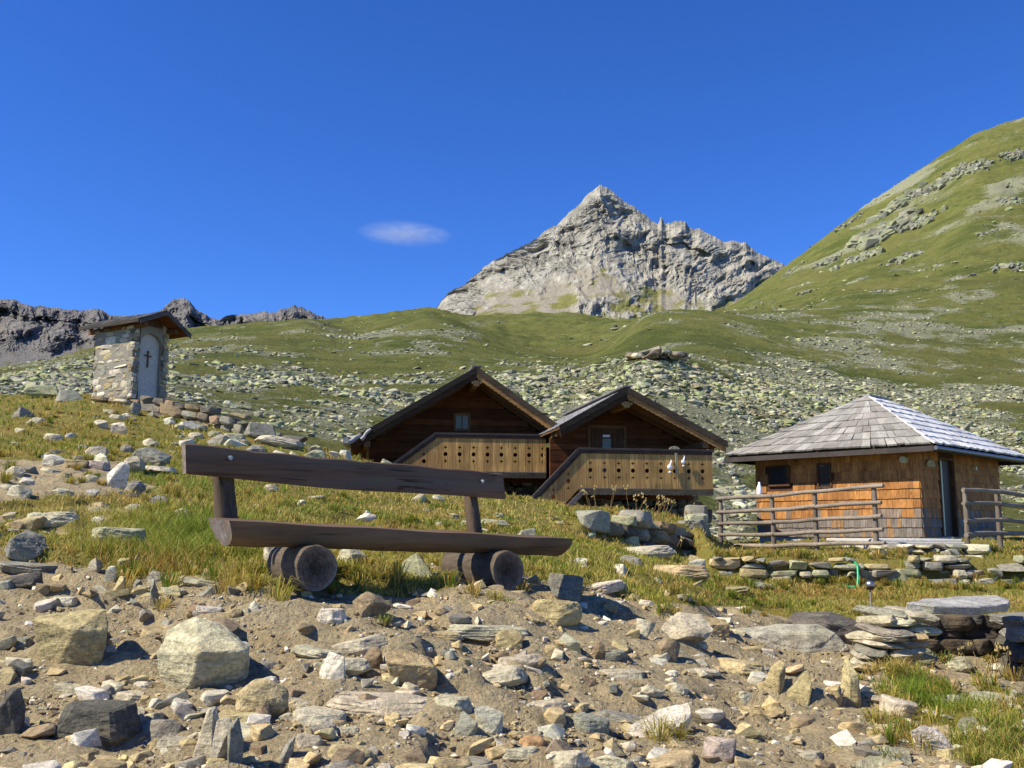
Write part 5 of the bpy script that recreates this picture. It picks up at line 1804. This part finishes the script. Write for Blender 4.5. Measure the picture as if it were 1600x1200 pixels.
mb = MB((.30, .28, .25)); mb.tube((0, 0, -.05), (0, 0, ht), .010, .010, 8, 3); mb.build('stake', M['wood_v'], gl)
mb = MB()
n = 16; vs = []
for i in range(9):
    a = math.pi * i / 8
    for k in range(n): vs.append((.042 * math.sin(a) * math.cos(2 * math.pi * k / n), .042 * math.sin(a) * math.sin(2 * math.pi * k / n), ht + .03 - .034 * math.cos(a)))
mb.add(vs, [(i * n + k, i * n + (k + 1) % n, (i + 1) * n + (k + 1) % n, (i + 1) * n + k) for i in range(8) for k in range(n)], None, True)
mb.build('ball_head', M['metal'], gl)
mb = MB(); mb.tube((0, 0, ht - .02), (0, 0, ht + .0), .03, .045, 12, 1); mb.build('collar', M['dark'], gl)

# ------------------------------------------------------------------ shrine
ph = math.radians(60)
C = at(205, 614, 24.0)
shr = empty('wayside_shrine', (C.x, C.y, C.z - .12), ph)
tag(shr, 'small stone wayside shrine with arched white niche, cross and wooden gable roof', 'shrine')
# local: x along the front (to the right), y = back (from the front into the body); front at y=0
SW, SD, SHH = 1.06, 1.45, 1.80
rs = np.random.default_rng(8)
mb = MB((.36, .33, .28))
mb.box((.012, .05, 0), (.20, SD - .01, SHH)); mb.box((SW - .20, .05, 0), (SW - .06, SD - .05, SHH)); mb.box((.2, SD - .2, 0), (SW - .2, SD - .05, SHH))
core = mb.build('core_wall', M['mortar'], shr)
lst = stone_courses(rs, SD, SHH - .02, 1, .08, .17, (PALE, GREY, WHITE, GREY, PALE, TAN), (1.6, 4.0), .16, .010, 4)
V, Fc_, T = add_stones(lst)
# place on the left side: local x(course) -> y, depth -> x
V[:, 0] = np.clip(V[:, 0], -.02, SD + .02)
VL = np.stack([V[:, 1] - .01, V[:, 0], V[:, 2]], -1)
np_mesh('side_wall', VL, Fc_[:, ::-1], M['wallstone'], tint=T, parent=shr)
lst = stone_courses(rs, SD, SHH - .02, 1, .10, .21, (PALE, TAN, GREY), (1.3, 3.2), .16, .012, 3)
V, Fc_, T = add_stones(lst); V[:, 0] = np.clip(V[:, 0], -.02, SD + .02)
np_mesh('side_wall', np.stack([SW - V[:, 1] + .01, V[:, 0], V[:, 2]], -1), Fc_, M['wallstone'], tint=T, parent=shr)
# front: two stone jambs and an arch
ax0, ax1, azs, azr = .20, .88, .06, 1.34
lst = stone_courses(rs, ax0, SHH, 1, .10, .2, (GREY, DARK, BROWN), (1.0, 1.8), .2, .012, 3)
V, Fc_, T = add_stones(lst); V[:, 0] = np.clip(V[:, 0], .0, ax0)
np_mesh('jamb', V, Fc_, M['wallstone'], tint=T, parent=shr)
lst = stone_courses(rs, SW - ax1, SHH, 1, .10, .2, (GREY, PALE, DARK), (1.0, 1.8), .2, .012, 3)
V, Fc_, T = add_stones(lst); V[:, 0] = np.clip(V[:, 0], .0, SW - ax1) + ax1
np_mesh('jamb', V, Fc_, M['wallstone'], tint=T, parent=shr)
mb = MB((.5, .5, .48))
ar = (ax1 - ax0) / 2; cx = (ax0 + ax1) / 2
arc = [(cx + ar * math.cos(math.pi * k / 16), azr + ar * math.sin(math.pi * k / 16)) for k in range(17)]
top = SHH + .06
for k in range(16):
    (xa, za), (xb, zb) = arc[k], arc[k + 1]
    mb.hexa([Vector((xb, .02, zb)), Vector((xa, .02, za)), Vector((xa, .2, za)), Vector((xb, .2, zb)), Vector((xb, .02, top)), Vector((xa, .02, top)), Vector((xa, .2, top)), Vector((xb, .2, top))], (.32, .3, .27))
mb.build('arch', M['mortar'], shr)
# plastered niche: back, reveals, vault
mb = MB()
yb = .12
mb.box((ax0, yb, azs), (ax1, yb + .03, azr + ar), None)
mb.box((ax0, .02, azs - .05), (ax1, yb + .03, azs - .002))
ni = mb.build('niche', M['plaster'], shr)
mb = MB((.10, .06, .035))
def flare(mb, p, q, w0, w1, th):
    w0 *= .6; w1 *= .6
    p = Vector(p); q = Vector(q); d = (q - p).normalized(); s = Vector((-d.z, 0, d.x))
    a = [p - s * w0, p + s * w0, q + s * w1, q - s * w1]
    mb.hexa([v + Vector((0, -th, 0)) for v in a] + a, (.13, .085, .055))
cz = 1.12; cc = (cx - .02, yb - .01, cz)
flare(mb, cc, (cc[0], cc[1], cz - .29), .022, .035, .025)
flare(mb, cc, (cc[0], cc[1], cz + .13), .022, .038, .024)
flare(mb, cc, (cc[0] - .10, cc[1], cz), .022, .036, .026)
flare(mb, cc, (cc[0] + .10, cc[1], cz), .022, .036, .027)
mb.build('cross', M['wood_v'], ni)
# roof
pkz = 2.20; wr = .76; ezr = 2.20 - .43; EZ = {-1: (.80, 2.20 - .34), 1: (.78, 2.20 - .47)}; fo_ = .48; bk = SD + .3
mb = MB((.2, .1, .045))
for sg in (-1, 1):
    wr, ezr = EZ[sg]; a = Vector((cx, -fo_, pkz)); b = Vector((cx + sg * wr, -fo_, ezr)); a2 = Vector((cx, bk, pkz)); b2 = Vector((cx + sg * wr, bk, ezr))
    dn = Vector((0, 0, -.035))
    q = [a + dn, b + dn, b2 + dn, a2 + dn, a, b, b2, a2] if sg > 0 else [b + dn, a + dn, a2 + dn, b2 + dn, b, a, a2, b2]
    mb.hexa(q, (.20, .075, .03))
rf = mb.build('roof', M['wood_y'], shr)
mb = MB()
mb.box((cx - .80 - .03, -fo_, 2.20 - .34 - .07), (cx - .80 - .002, bk, 2.20 - .34 + .03), (.06, .05, .042))
mb.build('fascia', M['wood_y'], rf)
mb = MB()
r5 = random.Random(5)
tn = ((.15, .14, .13), (.11, .10, .095), (.19, .18, .165))
wr, ezr = EZ[-1]
slope_shakes(mb, (cx - wr, bk, ezr), (cx - wr, -fo_ - .03, ezr), (cx, -fo_ - .03, pkz), (cx, bk, pkz), 5, .16, .02, tn, r5)
wr, ezr = EZ[1]
slope_shakes(mb, (cx + wr, -fo_ - .03, ezr), (cx + wr, bk, ezr), (cx, bk, pkz), (cx, -fo_ - .03, pkz), 5, .16, .02, tn, r5)
mb.build('shakes', M['shake'], rf)
mb = MB()
for sg in (-1, 1):
    wr, ezr = EZ[sg]
    scallop_board(mb, (cx, pkz - .0), (cx + sg * wr, ezr - .0), .10, -fo_ - .035, .025, (.10, .085, .07), .3, .0)
mb.build('barge_board', M['wood_x'], rf)
mb = MB()
mb.prism([(.02, SHH - .02), (SW - .02, SHH - .02), (SW - .02, pkz - .60 * .51 - .06), (cx, pkz - .06), (.02, pkz - .42 * .51 - .06)], .03, .09, (.13, .075, .04))
mb.box((.0, -.35, SHH - .06), (.10, SD + .3, SHH + .05), (.16, .08, .04)); mb.box((SW - .10, -.35, SHH - .06), (SW, SD + .3, SHH + .05), (.16, .08, .04))
mb.build('gable_frame', M['wood_y'], shr)

# ------------------------------------------------------------------ grass
GREEN = np.array((.17, .24, .025)); YG = np.array((.35, .32, .055)); STRAW = np.array((.50, .38, .12)); RUST = np.array((.38, .22, .05))
def blades(n_t, d0, d1, hmin, hmax, per, wid, seed, thr=.45, uv=(-120, 1720), bias=None):
    r = np.random.default_rng(seed)
    m = n_t * 4
    u = r.uniform(uv[0], uv[1], m); d = np.exp(r.uniform(math.log(d0), math.log(d1), m))
    x = (u - 800) / F * d; z = terr(x, d)
    g = grass_amount(x, d, z)
    keep = (g + r.uniform(-.3, .3, m)) > thr
    # nothing grows inside walls, logs or houses
    idx = np.where(keep)[0][:n_t]
    x, d, z, g = x[idx], d[idx], z[idx], g[idx]
    u, v = proj(x, d, z)
    k = len(x)
    lush = np.exp(-((u - 290) / 110) ** 2 - ((v - 840) / 70) ** 2) + .8 * np.exp(-((u - 1400) / 70) ** 2 - ((v - 1075) / 45) ** 2) + .9 * np.exp(-((u - 1530) / 120) ** 2 - ((v - 1140) / 40) ** 2) \
        + .6 * np.exp(-((u - 930) / 110) ** 2 - ((v - 885) / 25) ** 2)
    dry = np.clip(fbm(x * .8, d * .8, 3, 44) * 1.3 + .55 + .35 * np.exp(-((u - 640) / 240) ** 2 - ((v - 790) / 50) ** 2) + .3 * np.exp(-((u - 1250) / 150) ** 2 - ((v - 940) / 30) ** 2) - .9 * lush, 0, 1)
    rust = np.clip(fbm(x * .8 + 40, d * .8, 3, 47) * 2.4 + .14 - lush, 0, 1)
    th = (hmin + (hmax - hmin) * r.random(k) ** 1.5) * (.6 + .5 * np.clip(g, 0, 1.2)) * (1 + .7 * np.clip(lush, 0, 1))
    X = np.repeat(x, per) + r.normal(0, 1, k * per) * np.repeat(th, per) * .28
    Yb = np.repeat(d, per) + r.normal(0, 1, k * per) * np.repeat(th, per) * .28
    Zb = terr(X, Yb) - .01
    H_ = np.repeat(th, per) * r.uniform(.55, 1.25, k * per)
    W_ = wid * (np.repeat(d, per) / 5.0) ** .75 * r.uniform(.7, 1.3, k * per)
    az = r.uniform(0, 2 * np.pi, k * per); ln = r.uniform(.15, .95, k * per) * H_
    dx, dy = np.cos(az) * ln, np.sin(az) * ln
    fa = r.uniform(0, np.pi, k * per)
    sx, sy = np.cos(fa) * W_ / 2, np.sin(fa) * W_ / 2 * .6
    P = np.zeros((k * per, 5, 3))
    P[:, 0] = np.stack([X - sx, Yb - sy, Zb], -1); P[:, 1] = np.stack([X + sx, Yb + sy, Zb], -1)
    mx, my, mz = X + dx * .35, Yb + dy * .35, Zb + H_ * .62
    P[:, 2] = np.stack([mx + sx * .8, my + sy * .8, mz], -1); P[:, 3] = np.stack([mx - sx * .8, my - sy * .8, mz], -1)
    P[:, 4] = np.stack([X + dx, Yb + dy, Zb + H_ * .95], -1)
    base = np.arange(k * per)[:, None] * 5
    Fc = np.concatenate([base + np.array([[0, 1, 2]]), base + np.array([[0, 2, 3]]), base + np.array([[3, 2, 4]])])
    a = np.repeat(dry, per)[:, None]; b = np.repeat(rust, per)[:, None]; L = np.repeat(np.clip(lush, 0, 1), per)[:, None]
    rnd = r.random((k * per, 1))
    L = L * .5
    col = YG * (1 - L) + GREEN * L
    col = np.where(rnd < a * .9, STRAW, col)
    col = np.where((rnd > 1 - b * .6), RUST, col)
    col = np.where((r.random((k * per, 1)) < np.clip(.05 + 1.4 * np.repeat(fbm(x * .9 - 13, d * .9, 3, 49), per), .03, .8)[:, None]), GREEN, col)
    col = col * r.uniform(.7, 1.3, (k * per, 1))
    T = np.repeat(col, 5, axis=0)
    return P.reshape(-1, 3), Fc, T
parts = [blades(9000, 3.1, 7.5, .025, .07, 8, .0042, 1, .60), blades(15000, 6.5, 15, .025, .075, 8, .0055, 2, .62),
         blades(10000, 14, 33, .035, .10, 7, .0070, 3, .55), blades(1500, 4.6, 8.5, .05, .12, 12, .0045, 4, 1.0, (150, 400)), blades(1000, 3.6, 6.5, .03, .08, 11, .004, 6, .95, (1330, 1720))]
def tufts():
    r = np.random.default_rng(17)
    sp = [(432, 938, .16), (620, 905, .13), (660, 900, .12), (590, 908, .13), (740, 932, .11), (815, 928, .12), (560, 915, .12), (380, 905, .16), (350, 925, .14),
          (700, 915, .12), (775, 940, .09), (600, 975, .06), (900, 935, .1), (460, 925, .13), (520, 930, .08), (250, 955, .10), (370, 1064, .07), (455, 1122, .05), (1030, 1160, .12), (1060, 1155, .1)]
    for i in range(90):
        sp.append((r.uniform(170, 430), r.uniform(770, 925), r.uniform(.07, .17)))
    for i in range(120):
        sp.append((r.uniform(430, 960), r.uniform(760, 905), r.uniform(.05, .12)))
    for i in range(70):
        sp.append((r.uniform(1340, 1640), r.uniform(1005, 1190), r.uniform(.05, .13)))
    for i in range(60):
        sp.append((r.uniform(0, 290), r.uniform(640, 760), r.uniform(.07, .16)))
    for i in range(110):
        sp.append((r.uniform(1120, 1640), r.choice([868, 872, 915, 921]) + r.uniform(-3, 3), r.uniform(.08, .2)))
    for i in range(40):
        sp.append((r.uniform(1000, 1400), r.uniform(905, 965), r.uniform(.05, .12)))
    PP, CC = [], []
    for (u, v, h) in sp:
        d = ground_hit(u, v); yc = (600 - v) / F
        cx_ = (u - 800) / F * d / (CP - yc * SP)
        nb = 55
        ca = r.random()
        for k in range(nb):
            a = r.uniform(0, 6.28); q = r.uniform(0, .35) * h
            x0, y0 = cx_ + q * math.cos(a), d + q * math.sin(a)
            z0 = tz(x0, y0) - .01 if k % 11 == 0 else z0
            out = r.uniform(.2, 1.1) * h; hh = h * r.uniform(.5, 1.1)
            wd = .0045 * (d / 5) ** .7 / 2
            sx, sy = -math.sin(a) * wd, math.cos(a) * wd
            if abs(sx) < wd * .5: sx = wd * .7
            m = (x0 + math.cos(a) * out * .4, y0 + math.sin(a) * out * .4, z0 + hh * .75)
            t = (x0 + math.cos(a) * out, y0 + math.sin(a) * out, z0 + hh * r.uniform(.5, 1.0))
            PP += [(x0 - sx, y0 - sy, z0), (x0 + sx, y0 + sy, z0), (m[0] + sx * .8, m[1] + sy * .8, m[2]), (m[0] - sx * .8, m[1] - sy * .8, m[2]), t]
            c = (GREEN * .9 if ca < .35 else YG if ca < .7 else STRAW) if r.random() < .6 else (STRAW if r.random() < .6 else RUST)
            CC += [c * r.uniform(.7, 1.25)] * 5
    n = len(PP) // 5
    base = np.arange(n)[:, None] * 5
    Fc = np.concatenate([base + np.array([[0, 1, 2]]), base + np.array([[0, 2, 3]]), base + np.array([[3, 2, 4]])])
    return np.array(PP), Fc, np.array(CC)
parts.append(tufts())
off = 0; VV, FF, TT = [], [], []
for P, Fc, T in parts:
    VV.append(P); FF.append(Fc + off); TT.append(T); off += len(P)
gr = np_mesh('grass', np.concatenate(VV), np.concatenate(FF), M['grass'], vtint=np.concatenate(TT))
tag(gr, 'dry yellow and green alpine grass over the slope', kind='stuff')

# dead stalks below the right chalet
r = random.Random(9)
mb = MB()
for i in range(46):
    u = r.uniform(925, 1085) if i < 34 else r.uniform(1500, 1590)
    d = r.uniform(17, 22) if i < 34 else r.uniform(6.2, 6.6)
    p = at(u, 810, d); p.z = tz(p.x, d)
    h = r.uniform(.25, .55) if i < 34 else r.uniform(.12, .22)
    q = p + Vector((r.uniform(-.2, .25) * (h / .4), r.uniform(-.1, .1), h))
    w_ = .006 if i < 34 else .0028
    mb.tube(p, q, w_, w_ * .7, 4, 3, .01, tint=(.20, .14, .06))
    for k in range(5):
        c = q + Vector((r.uniform(-.04, .04), r.uniform(-.03, .03), r.uniform(-.05, .03))) * (h / .4)
        mb.tube(c, c + Vector((0, 0, .03 * h / .4)), .014 * h / .4, .005, 5, 1, tint=(.34, .25, .10))
ob = mb.build('dead_stalks', M['wood_v'])
tag(ob, 'dry brown seed stalks standing in the grass', kind='stuff')

# ------------------------------------------------------------------ the one small cloud
def cloud():
    m = bpy.data.materials.new('cloud'); m.use_nodes = True
    t = m.node_tree; t.nodes.clear(); g = N(t)
    out = g.n('ShaderNodeOutputMaterial')
    v = g.n('ShaderNodeVolumePrincipled')
    v.inputs['Color'].default_value = (1, 1, 1, 1)
    v.inputs['Anisotropy'].default_value = .2
    tc = g.n('ShaderNodeTexCoord')
    ln = g.n('ShaderNodeVectorMath', operation='LENGTH'); g.l(tc.outputs['Object'], ln.inputs[0])
    fall = g.ramp(ln.outputs['Value'], [(0., 1.), (.45, .45), (.95, 0.)])
    nz = g.noise(tc.outputs['Object'], 2.2, 7, .65, 1.2)
    f = g.math('MULTIPLY', fall, g.ramp(nz, [(.36, .05), (.66, 1.)]))
    g.l(g.math('MULTIPLY', f, .0150), v.inputs['Density'])
    g.l(v.outputs[0], out.inputs['Volume'])
    o = np_mesh('cloud', ICO[4][0], ICO[4][1], m)
    c = at(632, 365, 4200)
    o.location = c; o.scale = (235, 90, 62); o.rotation_euler = (0, .06, 0)
    tag(o, 'single small wispy white cloud in the blue sky left of the peak', 'cloud')
cloud()
